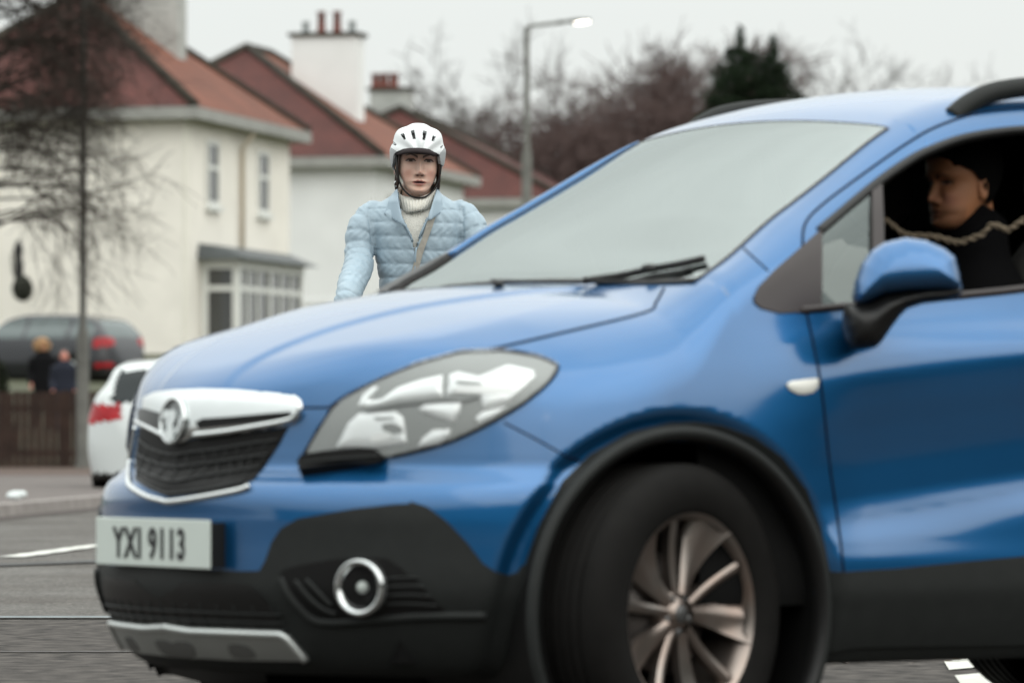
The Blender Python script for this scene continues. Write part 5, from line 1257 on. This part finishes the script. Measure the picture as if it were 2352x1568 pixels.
def chimney(Hs,P,a,b,wa,wb,z0,z1,m,pots,capm=M_ridge,name='chimney'):
    mb=MB(); v=[P(a,b,z0),P(a+wa,b,z0),P(a+wa,b+wb,z0),P(a,b+wb,z0),P(a,b,z1),P(a+wa,b,z1),P(a+wa,b+wb,z1),P(a,b+wb,z1)]
    mb.add((v,[(3,2,1,0),(4,5,6,7),(0,1,5,4),(1,2,6,5),(2,3,7,6),(3,0,4,7)])); ch=mb.obj(name,m,Hs,smoothf=False)
    mb=MB(); g=.09; z=z1; v=[P(a-g,b-g,z),P(a+wa+g,b-g,z),P(a+wa+g,b+wb+g,z),P(a-g,b+wb+g,z)]; v=v+[q+np.array([0,0,.10]) for q in v]
    mb.add((v,[(3,2,1,0),(4,5,6,7),(0,1,5,4),(1,2,6,5),(2,3,7,6),(3,0,4,7)])); mb.obj('chimney_cap',capm,ch,smoothf=False)
    for (fa,fb,h,r,mm) in pots:
        mb=MB(); o_=P(a+wa*fa,b+wb*fb,z1+.1); mb.lathe([(r*1.25,0),(r*1.25,.06),(r,.1),(r*.85,h-.08),(r*1.1,h-.06),(r*1.1,h),(r*.8,h),(r*.8,h-.2)],o_,(0,0,1),14); mb.obj('chimney_pot',mm,ch)
    return ch
def fit(P,u,v,b):   # e1 distance on a line of given b whose picture column is u
    best=min(np.linspace(-3,20,400),key=lambda a:abs(px_of(P(a,b,v)+off_)[0]-u)); return best
chimney(HA,PA,5.4,1.62,.75,1.75,8.0,13.2,M_rough,[(.5,.2,.5,.14,M_pot),(.5,.8,.5,.14,M_pot)])
# house B
HB,PB,wB=house('white_house','white rendered house with tall white chimney, middle of the three houses',(-3.78,139.),11.5,9.4,2.3,7.85,11.35,2.6,M_white,M_tileR,M_tileO)
wB('r',1.6,2.6,5.6,7.1); wB('r',6.0,7.2,5.6,7.1); wB('r',2.0,4.8,3.0,4.6,bars=3); 
mb=MB(); mb.tube([PB(-.09,3.6,7.5),PB(-.09,3.6,7.15)],.05,8); boxP(PB,-.03,-.0,-9,-.2,4.0,4.14,mb); mb.obj('string_course',M_white,HB,smoothf=False)
chimney(HB,PB,4.6,1.55,.9,1.9,8.2,11.66,M_white,[(.5,.13,.34,.10,M_potg),(.5,.36,.62,.12,M_pot),(.5,.60,.62,.12,M_pot),(.5,.84,.34,.10,M_potg)][::-1])
# house C
HCc,PC,wC=house('far_red_roof_house','low house with broad dark red roof behind the cyclist, farthest of the three houses',(1.4,168.),9.0,12.0,2.4,8.0,11.35,2.0,M_white,M_tileR,M_tileR)
for k,s_ in enumerate((.6,3.0)): wC('l',s_,s_+1.4,5.6,7.3,bars=2)
chimney(HCc,PC,3.6,5.75,.8,1.35,9.0,12.0,M_rough,[(.5,.45,.5,.16,M_pot),(.5,.70,.5,.16,M_pot),(.5,.92,.5,.14,M_pot)])
# wall lantern with a hanging basket on the left face of the near house
hb=thing('hanging_basket','dark hanging basket on a bracket fixed to the cream house wall, beside the bare tree','hanging basket',tuple(at(52,640,114.3)))
mb=MB(); mb.sphere((0,0,-.25),(.16,.14,.20),12,8); 
for i in range(140):
    p=rng.normal(0,1,3); p/=np.linalg.norm(p); mb.sphere(p*np.array([.19,.16,.24])+np.array([0,0,-.22]),.04+.03*rng.rand(),5,4)
mb.obj('foliage',mat('winter foliage',(.02,.022,.014),rough=.9,noise=.4,nscale=9),hb)
mb=MB(); mb.tube([(-.25,.45,.55),(-.25,.02,.55),(-.1,0,.5),(0,0,.35),(0,0,0)],.02,6); mb.tube([(-.25,.45,.1),(-.25,.05,.5)],.02,6); mb.obj('bracket',M_black,hb)
pd=thing('wall_lantern','dark oblong lantern on the cream house wall, above the hanging basket','lantern',tuple(at(42,612,114.6)))
mb=MB(); mb.lathe([(.03,-.75),(.12,-.62),(.12,.0),(.12,.35),(.16,.45),(.10,.62),(.03,.75)],(0,0,0),(0,0,1),6); lb=mb.obj('lantern_body',M_black,pd,smoothf=False); lb.scale=(.8,.8,.8)
mb=MB(); mb.tube([(0,.0,.3),(0,.35,.45)],.03,6); mb.obj('bracket',M_black,pd)
# ================================================================== fence, posts, lamps
def fence(name,label,x0,x1,y,z0,h,m,bw=.11):
    F_=thing(name,label,'fence',((x0+x1)/2,y,z0))
    mb=MB(); x=x0
    while x<x1:
        hh=h+.02*(rng.rand()-.5); mb.box((x-(x0+x1)/2,0,hh/2),(bw*.9,.02,hh)); x+=bw
    mb.obj('boards',m,F_,smoothf=False)
    mb=MB()
    for z in (.25,h-.25): mb.box((0,.05,z),(x1-x0,.05,.09))
    mb.obj('rail',m,F_,smoothf=False)
    for px in np.arange(x0+.4,x1,1.8):
        mb=MB(); mb.box((px-(x0+x1)/2,.09,h/2),(.09,.09,h+.04)); mb.obj('post',m,F_,smoothf=False)
    return F_
M_fen=mat('dark brown fence boards',(.040,.022,.016),rough=.9,noise=.35,nscale=5,detail=7)
fence('board_fence','dark brown vertical board fence along the back of the pavement, behind the white hatchback',-12.5,-3.2,77.,.08,1.17,M_fen)
fence('low_fence','low dark brown fence across the lawn in front of the cream house bay',-7.3,-5.2,111.5,2.05,.36,mat('reddish fence',(.05,.022,.016),rough=.9,noise=.2,nscale=5))
M_post=mat('galvanised lamp post',(.135,.135,.122),rough=.75,metal=.0,noise=.2,nscale=4)
M_lit=mat('lit lamp lens',(1,1,1),emit=(1,.93,.80),es=9)
def lamp(name,label,x,y,z0,H_,adir,alen,r0=.085,r1=.045,base=2.2,lit=True,lm=None,ls=1.):
    T=thing(name,label,'street lamp',(x,y,z0)); a=np.array([math.cos(adir),math.sin(adir),0])
    mb=MB(); mb.lathe([(r0+.02,0),(r0+.02,.15),(r0,.2),(r0,base),(r1+.01,base+.2),(r1,H_)],(0,0,0),(0,0,1),16); mb.obj('post',M_post,T)
    mb=MB(); p=np.array([0,0,H_-.05]); mb.tube(catmull([p,p+np.array([0,0,.06])+a*.1,p+a*alen*.5+np.array([0,0,.10]),p+a*alen+np.array([0,0,.14])],5),.035,8); mb.obj('arm',M_post,T)
    hd=p+a*(alen+.25)+np.array([0,0,.14]); rz=adir
    mb=MB(); mb.sphere((0,0,0),(.27,.09,.05),16,10); mb.box((-.30,0,.0),(.2,.07,.05)); o=mb.obj('lamp_head',M_post,T); o.location=tuple(hd+np.array([0,0,.03])); o.rotation_euler=(0,-.06,rz)
    mb=MB(); mb.sphere((.06,0,-.022),(.175,.07,.045),16,10); o2=mb.obj('lamp_lens',lm or (M_lit if lit else M_frame),T); o2.scale=(ls,ls,ls); o2.location=tuple(hd+np.array([0,0,.03-(.035 if lm else 0)])); o2.rotation_euler=(0,-.06,rz)
    return T
lp=at(1210,455,100.)
lamp('street_lamp','tall grey street lamp with its lamp lit, rising behind the blue car windscreen',lp[0],100.,1.4,px_of and (at(1206,62,100.)[2]-1.4),0.02,.75,r0=.10,r1=.05,base=4.6)
lp=onz(190,1092)
lamp('street_lamp','unlit grey street lamp post between the bare tree and the white hatchback',lp[0],lp[1],.0,9.5,2.6,1.2,r0=.095,r1=.045,base=2.05,lit=False)
# crumpled paper on the pavement
p=onz(48,1148,.11); mb=MB(); 
for i in range(9): mb.sphere(rng.normal(0,.03,3)*np.array([1.2,.8,.5])+np.array([0,0,.045]),(.045+.02*rng.rand(),.035,.03),7,5)
o=mb.obj('crumpled_paper',mat('crumpled white paper',(.62,.66,.66),rough=.8),None,smoothf=False); o.location=tuple(p); tag(o,'crumpled white paper litter lying on the pavement near the kerb','litter')
# ================================================================== background cars and walkers
def gcar(name,label,c,rz,L,W_,H_,prof,matb,z0=0,wr=.32,belt=.92,wb=2.6,ov=.85,lights='hatch',lowz=.42,gm=None):
    T=thing(name,label,'car',(c[0],c[1],z0),rz)
    zc=pchip([a for a,b in prof],[b for a,b in prof]); hw=W_/2
    wid=pchip([.15,.3,.55,.8,belt,belt+.12,H_-.25,H_-.02,H_+.2],[hw*.90,hw*.96,hw,hw*.985,hw*.95,hw*.90,hw*.74,hw*.66,hw*.55])
    def F(x,y,z):
        ay=np.abs(y); X=np.maximum(0,(.62-x)/.62)+np.maximum(0,(x-(L-.42))/.42); Wd=wid(z)
        tl=0
        wall=(np.abs(X)**2.1+(ay/Wd)**2.3-1)*Wd*.5
        top=z-(zc(x)-.05*(ay/hw)**2)
        return smax(smax(wall,top*.85,.09),.19-z,.04)
    V,Fq=capsule(F,.8,L-.7,.6,110,120,30,R=2.6); Nn=gradF(F,V); c_=V[Fq].mean(1); n_=Nn[Fq].mean(1); ay=np.abs(c_[:,1]); x,z=c_[:,0],c_[:,2]
    inner=(z>belt+.06)&(z<zc(x)-.10)
    sidew=inner&(np.abs(n_[:,1])>.55)&(x>prof[3][0]+.25)&(x<L-.45)&(np.abs(x-(L*.52))>.05)&(np.abs(x-(L-1.05))>.05)
    frontw=(n_[:,0]<-.2)&(z>belt+.08)&(z<H_-.10)&(ay<hw*.80)&(x<L*.5)
    rearw=(n_[:,0]>.25)&(z>belt+.06)&(z<H_-.14)&(ay<hw*.70-.25*(z-belt))&(x>L*.6)
    tail=(n_[:,0]>.10)&(z>belt-.16+.10*(hw-ay)/hw)&(z<belt+.05)&(ay>hw*.52)&(x>L*.8)
    low=(z<lowz)&((x>L-.6)|(x<.5)); 
    arch=((np.hypot(x-ov,z-wr)<wr+.05)|(np.hypot(x-ov-wb,z-wr)<wr+.05))&(ay>hw*.6)&(z<wr*2+.1)
    refl=(n_[:,0]>.3)&(z>.42)&(z<.52)&(ay>hw*.62)&(x>L*.8)
    l=np.zeros(len(Fq),int); l[low]=3; l[sidew|frontw|rearw]=1; l[tail]=2; l[refl&(lowz>.3)]=4; l[(l==3)&(x>L*.5)]=5; l[arch]=-1
    names={0:('body',matb),1:('windows',gm or M_cg),2:('tail_light',M_tail),3:('front_bumper',M_black),4:('reflector',M_tail),5:('rear_bumper',M_black)}
    for k,(nm,mm) in names.items():
        fs=Fq[l==k]; 
        if not len(fs): continue
        u,inv=np.unique(fs,return_inverse=True); fs=inv.reshape(fs.shape); VV=V[u]+(Nn[u]*.004 if k==2 else 0)
        if k in (2,4):
            for s_ in (1,-1):
                m_=(np.array([VV[f][:,1].mean() for f in fs])*s_>0); f2=fs[m_]; uu,iv=np.unique(f2,return_inverse=True); car_mesh(nm,VV[uu],iv.reshape(f2.shape),mm,T,normals=Nn[u][uu],flip=True)
            continue
        car_mesh(nm,VV,fs,mm,T,normals=Nn[u],flip=True)
    mb=MB(); mb.box((L/2,0,.45),(L-.9,W_-.45,.42)); mb.obj('underbody',M_int,T,smoothf=False)
    for xx in (ov,ov+wb):
        for s_ in (1,-1):
            Wl=bpy.data.objects.new('wheel',None); COL.objects.link(Wl); Wl.parent=T; Wl.location=(xx,s_*(hw-.12),wr)
            mb=MB(); mb.lathe([(wr*.62,.09),(wr*.8,.10),(wr*.96,.08),(wr,.04),(wr,-.06),(wr*.9,-.1),(wr*.5,-.1)],(0,0,0),(0,s_,0),32); mb.obj('tyre',M_tyre,Wl)
            mb=MB(); mb.lathe([(wr*.64,.085),(wr*.60,.05),(.0,.04)],(0,0,0),(0,s_,0),24)
            for k in range(5): a=2*math.pi*k/5; mb.tube([(0,s_*.07,0),(wr*.62*math.cos(a),s_*.08,wr*.62*math.sin(a))],.028,6)
            mb.obj('rim',M_satin,Wl)
    for s_ in (1,-1):
        mb=MB(); mb.sphere((L*.34,s_*(hw+.08),belt+.10),(.08,.12,.08),12,8); mb.obj('door_mirror',matb,T)
    return T
M_cg=mat('car window glass',(.012,.017,.019),rough=.06,spec=.35); M_tail=mat('red tail lamp',(.34,.006,.012),rough=.3,coat=.2,spec=.3,noise=.3,nscale=9)
M_wcar=mat('white car paint',(.62,.66,.66),rough=.3,coat=.8,spec=.5,noise=.02,nscale=3)
M_gcar=mat('charcoal car paint',(.018,.019,.024),rough=.35,metal=.4,coat=.8,noise=.05,nscale=3)
hatch=[(0,.55),(.15,.78),(.9,.96),(1.15,1.0),(1.9,1.40),(2.3,1.475),(3.1,1.46),(3.62,1.40),(3.90,1.08),(4.0,.80),(4.05,.5)]
suv=[(0,.6),(.12,.85),(.9,1.03),(1.15,1.06),(1.85,1.48),(2.3,1.56),(3.3,1.55),(3.95,1.45),(4.3,1.12),(4.42,.85),(4.5,.5)]
# white hatchback parked at the kerb, tail towards the camera, seen a little from its left rear
yawW=math.radians(-96)
def bgcar(fn_corner,yaw): pass
Xw=onz(205,1140)[0]; Yw=53.5
cw,sw=math.cos(yawW),math.sin(yawW)
# rear left corner (x=L-.1, y_local=+hw?) placed at the picture's left edge of the car
def loc_for(corner,world,yaw): 
    c,s=math.cos(yaw),math.sin(yaw); return (world[0]-(c*corner[0]-s*corner[1]),world[1]-(s*corner[0]+c*corner[1]))
lw=loc_for((3.85,-.86),(Xw+.04,53.6),yawW)
gcar('parked_car','white hatchback with red tail lamp parked by the kerb, half hidden by the blue car','',0,0,0,0,0,0) if False else gcar('parked_car','white hatchback parked by the kerb, half hidden behind the blue bonnet',lw,yawW,4.05,1.76,1.475,hatch,M_wcar,z0=.0,wr=.31,belt=.93,wb=2.5,ov=.80,lowz=.26)
yawG=math.radians(-28)
lg_=loc_for((4.35,-.86),(at(318,860,108.5)[0]-.62,107.0),yawG)
gcar('parked_car','dark grey SUV parked on the drive in front of the cream house wall',lg_,yawG,4.5,1.84,1.56,suv,M_gcar,z0=1.52,wr=.35,belt=1.0,wb=2.65,ov=.9,gm=mat('pale reflecting car glass',(.075,.10,.10),rough=.06,spec=.8))
def walker(name,label,u,vtop,Y,zg,coatm,hairm,skinm,hs_=1.,fur=False,rz=0.):
    top=at(u,vtop,Y); H_=top[2]-zg; o=np.array([top[0],Y,zg]); k=H_/1.68
    mb=MB()
    mb.add(loft([(o+np.array([0,0,.86*k]),.15*k,.11*k),(o+np.array([0,0,1.1*k]),.15*k,.11*k),(o+np.array([0,0,1.32*k]),.20*k,.12*k),(o+np.array([0,0,1.42*k]),.15*k,.09*k),(o+np.array([0,0,1.47*k]),.06*k,.06*k)],16))
    for s_ in (1,-1):
        mb.tube([o+np.array([s_*.08*k,0,.9*k]),o+np.array([s_*.09*k,-.05*s_,.5*k]),o+np.array([s_*.09*k,.08*s_,.05])],[.09*k,.065*k,.045*k],10)
        mb.tube([o+np.array([s_*.19*k,0,1.36*k]),o+np.array([s_*.24*k,.02,1.08*k]),o+np.array([s_*.22*k,-.12,.86*k])],[.065*k,.05*k,.035*k],10)
    hc_=o+np.array([0,0,1.56*k])
    mb.sphere(hc_,(.085*k*hs_,.10*k*hs_,.118*k*hs_),16,12); mb.tube([o+np.array([0,0,1.42*k]),hc_],.05*k,8)
    for s_ in (1,-1): mb.sphere(o+np.array([s_*.22*k,-.14,.80*k]),(.03,.03,.05),8,6)
    pr=remesh(name,mb,skinm,None,.014,2); tag(pr,label,'person')
    mb=MB(); mb.add(loft([(o+np.array([0,0,.62*k]),.20*k,.15*k),(o+np.array([0,0,.86*k]),.19*k,.14*k),(o+np.array([0,0,1.1*k]),.18*k,.135*k),(o+np.array([0,0,1.34*k]),.225*k,.14*k),(o+np.array([0,0,1.44*k]),.16*k,.11*k),(o+np.array([0,0,1.50*k]),.085*k,.085*k)],16))
    for s_ in (1,-1): mb.tube([o+np.array([s_*.19*k,0,1.37*k]),o+np.array([s_*.245*k,.02,1.08*k]),o+np.array([s_*.225*k,-.11,.87*k])],[.085*k,.07*k,.055*k],10)
    remesh('coat',mb,coatm,pr,.016,2)
    mb=MB()
    for s_ in (1,-1): mb.tube([o+np.array([s_*.08*k,0,.9*k]),o+np.array([s_*.09*k,-.05*s_,.5*k]),o+np.array([s_*.09*k,.08*s_,.04])],[.10*k,.078*k,.06*k],10); 
    remesh('trousers',mb,coatm,pr,.016,1)
    mb=MB(); r=(.115 if not fur else .155)*k*hs_; mb.sphere(hc_+np.array([-.03*fur-.0,.035,.03]),(r,.12*k,r*.95),16,12)
    if fur:
        for i in range(160): q=rng.normal(0,1,3); q/=np.linalg.norm(q); mb.sphere(hc_+np.array([-.03,.02,.03])+q*np.array([.15,.12,.13])*k,.028,5,4)
    mb.obj('hair',hairm,pr); return pr
M_sk2_=mat('ruddy skin',(.50,.20,.15),rough=.6); M_blond=mat('light brown fur and hair',(.34,.20,.10),rough=.9,noise=.4,nscale=12)
walker('person','walker in black coat with light brown hair, left of the pair beyond the fence',100,783,88.,.66,mat('black wool coat',(.008,.008,.009),rough=.95,spec=.1),M_blond,M_sk2_,fur=True)
walker('person','walker with reddish face in dark navy, right of the pair beyond the fence',148,806,87.,.60,mat('navy coat',(.010,.013,.026),rough=.9),M_black,M_sk2_,hs_=1.12)
# ================================================================== vegetation
class Twigs:
    def __init__(s): s.v=[];s.f=[]
    def seg(s,P,R,seg=4):
        v,f=tube_geo(P,R,seg,caps=False); o=len(s.v); s.v+=[tuple(q) for q in v]; s.f+=[tuple(i+o for i in q) for q in f]
def grow(tw,p,d,L_,r,lev,maxl,rs,droop=.0,spread=.55,nch=(3,5),keep=None,rmin=0.):
    n=5; r=max(r,rmin); P=[np.array(p,float)]; R_=[r]; d=np.array(d,float)
    for i in range(n):
        d=d+rs.normal(0,.13,3)+np.array([0,0,-droop*(i/n)]); d/=np.linalg.norm(d); P.append(P[-1]+d*L_/n); R_.append(r*(1-.45*(i+1)/n))
    if keep is None or keep(P[-1]) or lev<1: tw.seg(P,R_,6 if lev<2 else 4 if lev<3 else 3)
    if lev>=maxl: return
    for k in range(rs.randint(nch[0],nch[1]+1)):
        t=rs.uniform(.25,1.); i=min(int(t*n),n-1); q=P[i]+(P[i+1]-P[i])*(t*n-i)
        a=rs.normal(0,1,3); a-=d*np.dot(a,d); a/=np.linalg.norm(a)+1e-9
        dd=d*(1-spread)+a*spread*rs.uniform(.7,1.3)+np.array([0,0,.10 if droop<=0 else -.02]); dd/=np.linalg.norm(dd)
        grow(tw,q,dd,L_*rs.uniform(.58,.80),R_[i]*rs.uniform(.45,.65),lev+1,maxl,rs,droop,spread,nch,keep,rmin)
def bare_tree(name,label,base,H_,seed,m,levels=5,r=.12,lean=(0,0),nch=(3,5),group=None,spread=.5,stems=1,droop=0,L0=.42,mtr=None,rmin=.020):
    rs=np.random.RandomState(seed); T=thing(name,label,'tree',tuple(base),0,group)
    tr=Twigs(); tw=Twigs()
    for s_ in range(stems):
        d=np.array([lean[0]+(rs.normal(0,.25) if stems>1 else 0),lean[1]+(rs.normal(0,.2) if stems>1 else 0),1.]); d/=np.linalg.norm(d)
        n=8; P=[np.zeros(3)]; R_=[r]
        for i in range(n): d=d+rs.normal(0,.03,3); d/=np.linalg.norm(d); P.append(P[-1]+d*H_*.75/n); R_.append(r*(1-.75*(i+1)/n))
        tr.seg(P,R_,9)
        for k in range(13):
            t=rs.uniform(.22,1.); i=min(int(t*n),n-1); q=P[i]+(P[i+1]-P[i])*(t*n-i)
            ph=rs.uniform(0,6.28); el=rs.uniform(.3,1.0); dd=np.array([math.cos(ph)*math.cos(el),math.sin(ph)*math.cos(el),math.sin(el)])
            grow(tw,q,dd,H_*L0*rs.uniform(.6,1.)*(1.15-.6*t),R_[i]*.5,1,levels,rs,droop,spread,nch,None,rmin)
    mesh_obj('trunk',tr.v,tr.f,mtr or m,T); mesh_obj('crown',tw.v,tw.f,m,T); return T
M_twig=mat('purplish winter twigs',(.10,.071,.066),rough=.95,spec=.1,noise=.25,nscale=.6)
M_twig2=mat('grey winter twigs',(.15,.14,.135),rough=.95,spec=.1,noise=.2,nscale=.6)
M_bark=mat('dark bark',(.034,.026,.019),rough=.95,noise=.3,nscale=6)
GT='bare trees behind the houses'
def treeat(u,v_top,Y,*a,**k):
    z0=ground(0,Y)-.3; top=at(u,v_top,Y); return (top[0],Y,z0),top[2]-z0
for (u,vt,Y,seed,m,lv,lab,st,sp) in (
  (1275,215,185.,3,M_twig,5,'bushy bare purplish tree just right of the lit street lamp',3,.60),
  (1400,165,180.,5,M_twig,5,'bare purplish tree above the far windscreen pillar, second along the row',3,.58),
  (1510,100,190.,8,M_twig,5,'tallest bare purplish tree, just left of the evergreen',2,.55),
  (1590,120,184.,13,M_twig,5,'bare reddish tree against the left side of the evergreen',3,.55),
  (1345,255,176.,21,M_twig,5,'low bare shrub-like tree between street lamp and tall bare trees',3,.65),
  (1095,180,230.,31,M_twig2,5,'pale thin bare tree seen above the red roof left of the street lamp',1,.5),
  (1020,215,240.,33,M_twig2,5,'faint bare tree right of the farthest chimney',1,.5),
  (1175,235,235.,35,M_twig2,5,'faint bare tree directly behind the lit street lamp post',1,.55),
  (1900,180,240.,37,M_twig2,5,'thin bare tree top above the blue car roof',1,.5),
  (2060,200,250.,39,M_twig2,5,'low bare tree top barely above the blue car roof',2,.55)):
    b,h=treeat(u,vt,Y); bare_tree('bare_tree',lab,b,h*1.02,seed,m,lv,r=.20 if Y<200 else .14,stems=st,group=GT,spread=sp,nch=(2,5) if Y<200 else (2,4))
# near tree at the left edge, in front of the lamp post
p=onz(6,1092)
def near_tree():
    T=thing('bare_tree','dense dark bare tree at the left edge, in front of the cream house','tree',(p[0],p[1]-1.5,.10)); rs=np.random.RandomState(77)
    tr=Twigs(); tw=Twigs(); P=[np.array([0,0,0]),np.array([.02,0,1.2]),np.array([-.02,.05,2.6]),np.array([0.0,0,3.9]),np.array([-.1,0,5.8]),np.array([-.2,0,8.8])]; R_=[.075,.06,.055,.06,.05,.02]; tr.seg(catmull(P,4),list(np.interp(np.linspace(0,5,21),range(6),R_)),9)
    for k in range(74):
        z=rs.uniform(4.9,8.6); lf=rs.rand()<.62; ph=rs.uniform(-1.0,1.0)+(math.pi if lf else 0); L_=rs.uniform(1.0,1.9)*(1 if lf else .82); el=rs.uniform(-.15,.6)
        dd=np.array([math.cos(ph)*math.cos(el),.8*math.sin(ph)*math.cos(el),math.sin(el)]); grow(tw,(-.1,0,z),dd,L_,.026,1,4,rs,droop=.10,spread=.5,nch=(4,6),rmin=.0050)
    for k in range(22):
        z=rs.uniform(3.5,5.0); L_=rs.uniform(.9,1.7); ph=rs.uniform(-.8,.8)+(math.pi if rs.rand()<.35 else 0); grow(tw,(0,0,z),(math.cos(ph),math.sin(ph),.18),L_,.020,1,4,rs,droop=.16,spread=.42,nch=(2,4),rmin=.0050)
    mesh_obj('trunk',tr.v,tr.f,M_bark,T); mesh_obj('crown',tw.v,tw.f,M_bark,T)
near_tree()
def leafy(name,label,cat,base,parts,m,nleaf,size,seed,trunk=None,group=None):
    rs=np.random.RandomState(seed); T=thing(name,label,cat,tuple(base),0,group); v=[];f=[]
    for i in range(nleaf):
        c,rad,wgt=parts[rs.choice(len(parts),p=np.array([q[2] for q in parts])/sum(q[2] for q in parts))]
        q=rs.normal(0,1,3); q/=np.linalg.norm(q); q=np.array(c)+q*np.array(rad)*rs.uniform(.45,1.0)**.6
        a=rs.normal(0,1,3); a/=np.linalg.norm(a); b=np.cross(a,rs.normal(0,1,3)); b/=np.linalg.norm(b); s_=size*rs.uniform(.6,1.4); o=len(v)
        v+=[tuple(q-a*s_),tuple(q+b*s_*.4),tuple(q+a*s_),tuple(q-b*s_*.4)]; f.append((o,o+1,o+2,o+3))
    mesh_obj('crown' if cat=='tree' else 'foliage',v,f,m,T,False)
    mb=MB(); mb.tube([(0,0,0),(0,0,trunk or .5)],[.12,.03],8); mb.obj('trunk' if cat=='tree' else 'stem',M_bark,T); return T
M_con=mat('dark conifer foliage',(.016,.026,.014),rough=.9,spec=.1,noise=.4,nscale=1.0)
bz=ground(0,132.)-.2; c1=at(1700,68,132.); c2=at(1776,78,132.); bx=at(1735,300,132.)
H1=c1[2]-bz; H2=c2[2]-bz
parts=[]
rs=np.random.RandomState(4)
for (cc,Hh,k) in ((c1[0]-bx[0],H1,0),(c2[0]-bx[0],H2*.985,1)):
    for i in range(30):
        t=i/29; t=1-(1-t)**1.5; z=Hh*(.28+.72*t); sd_=Hh*(1-t)*.72; r=float(np.interp(sd_,[0,.4,.7,1.2,2.0,5],[.06,.16,.62,1.0,1.25,1.5]))*(1 if k==0 else .9); 
        for j in range(3): ph=rs.uniform(0,6.28); rr=r*.55*rs.uniform(.3,1); parts.append(((cc+rr*math.cos(ph),rr*math.sin(ph),z),(r*.42+.05,r*.42+.05,.17+.08*(1-t)),r**1.5+.02))
leafy('conifer','dark evergreen conifer with two pointed tops behind the blue car roof','tree',(bx[0],132.,bz),parts,M_con,24000,.080,5,trunk=H1*.97)
M_bush=mat('dark hedge foliage',(.014,.018,.010),rough=.9,spec=.1,noise=.4,nscale=2.0)
bp_=at(2,900,79.)
leafy('evergreen_shrub','dark evergreen shrub at the left edge behind the fence','shrub',(bp_[0]-.15,79.,.2),[((0,0,.9),(.30,.3,.75),1),((-.3,.1,1.5),(.35,.3,.8),1),((.05,0,.35),(.4,.3,.35),1)],M_bush,5000,.05,9)
# fallen leaves on the road beyond the blue car
v=[];f=[];rs=np.random.RandomState(12)
for i in range(420):
    u=rs.uniform(1900,2420); vv=1478+abs(rs.normal(0,22)); q=onz(u,vv); s_=rs.uniform(.012,.035); a=rs.uniform(0,6.28); o=len(v); h=.010+rs.uniform(0,.02)
    for k,(dx,dy) in enumerate(((1,0),(0,.55),(-1,0),(0,-.55))):
        v.append((q[0]+s_*(dx*math.cos(a)-dy*math.sin(a)),q[1]+s_*(dx*math.sin(a)+dy*math.cos(a)),h+(.012 if k%2 else 0)*rs.rand()))
    f.append((o,o+1,o+2,o+3))
o=mesh_obj('fallen_leaves',v,f,mat('wet brown leaves',(.085,.035,.022),rough=.6,noise=.6,nscale=9,col2=(.16,.12,.08)),None,False); tag(o,'scattered wet brown leaves and grit on the asphalt','leaves',kind='stuff')
# ================================================================== out of view: hedges added to darken reflections, and lit street lamps
v=[];f=[];rs=np.random.RandomState(15)
hg=thing('reflection_hedge','long dark hedge added unseen for reflections, behind the photographer','hedge',(0,-12,0))  # unseen hedge added so the car paint mirrors a dark band
mb=MB(); mb.box((0,0,2.6),(110,2.0,5.2)); ob=mb.obj('foliage',M_bush,hg,smoothf=False)
mb=MB(); mb.tube([(0,0,0),(0,0,1)],.1,6); mb.obj('stem',M_bark,hg)
hg=thing('reflection_hedge','dark hedge added for reflections, right of the road, out of the picture','hedge',(15,38,0))  # second unseen hedge, added to darken what the car side reflects
mb=MB(); mb.box((0,0,2.1),(2.0,90,4.2)); mb.obj('foliage',M_bush,hg,smoothf=False)
mb=MB(); mb.tube([(0,0,0),(0,0,1)],.1,6); mb.obj('stem',M_bark,hg)

M_lit2=mat('bright lit lamp lens',(1,1,1),emit=(1,.85,.62),es=90)
for lb_,x_,y_,ad_,al_ in (('lit street lamp on the near pavement behind the photographer, left one of two',-1.1,-9.2,math.pi/2,1.6),('lit street lamp on the near pavement behind the photographer, right one of two',6.,-9.2,math.pi/2,1.6)):
    lamp('street_lamp',lb_,x_,y_,0,8.1,ad_,al_,lm=M_lit2,ls=.8)
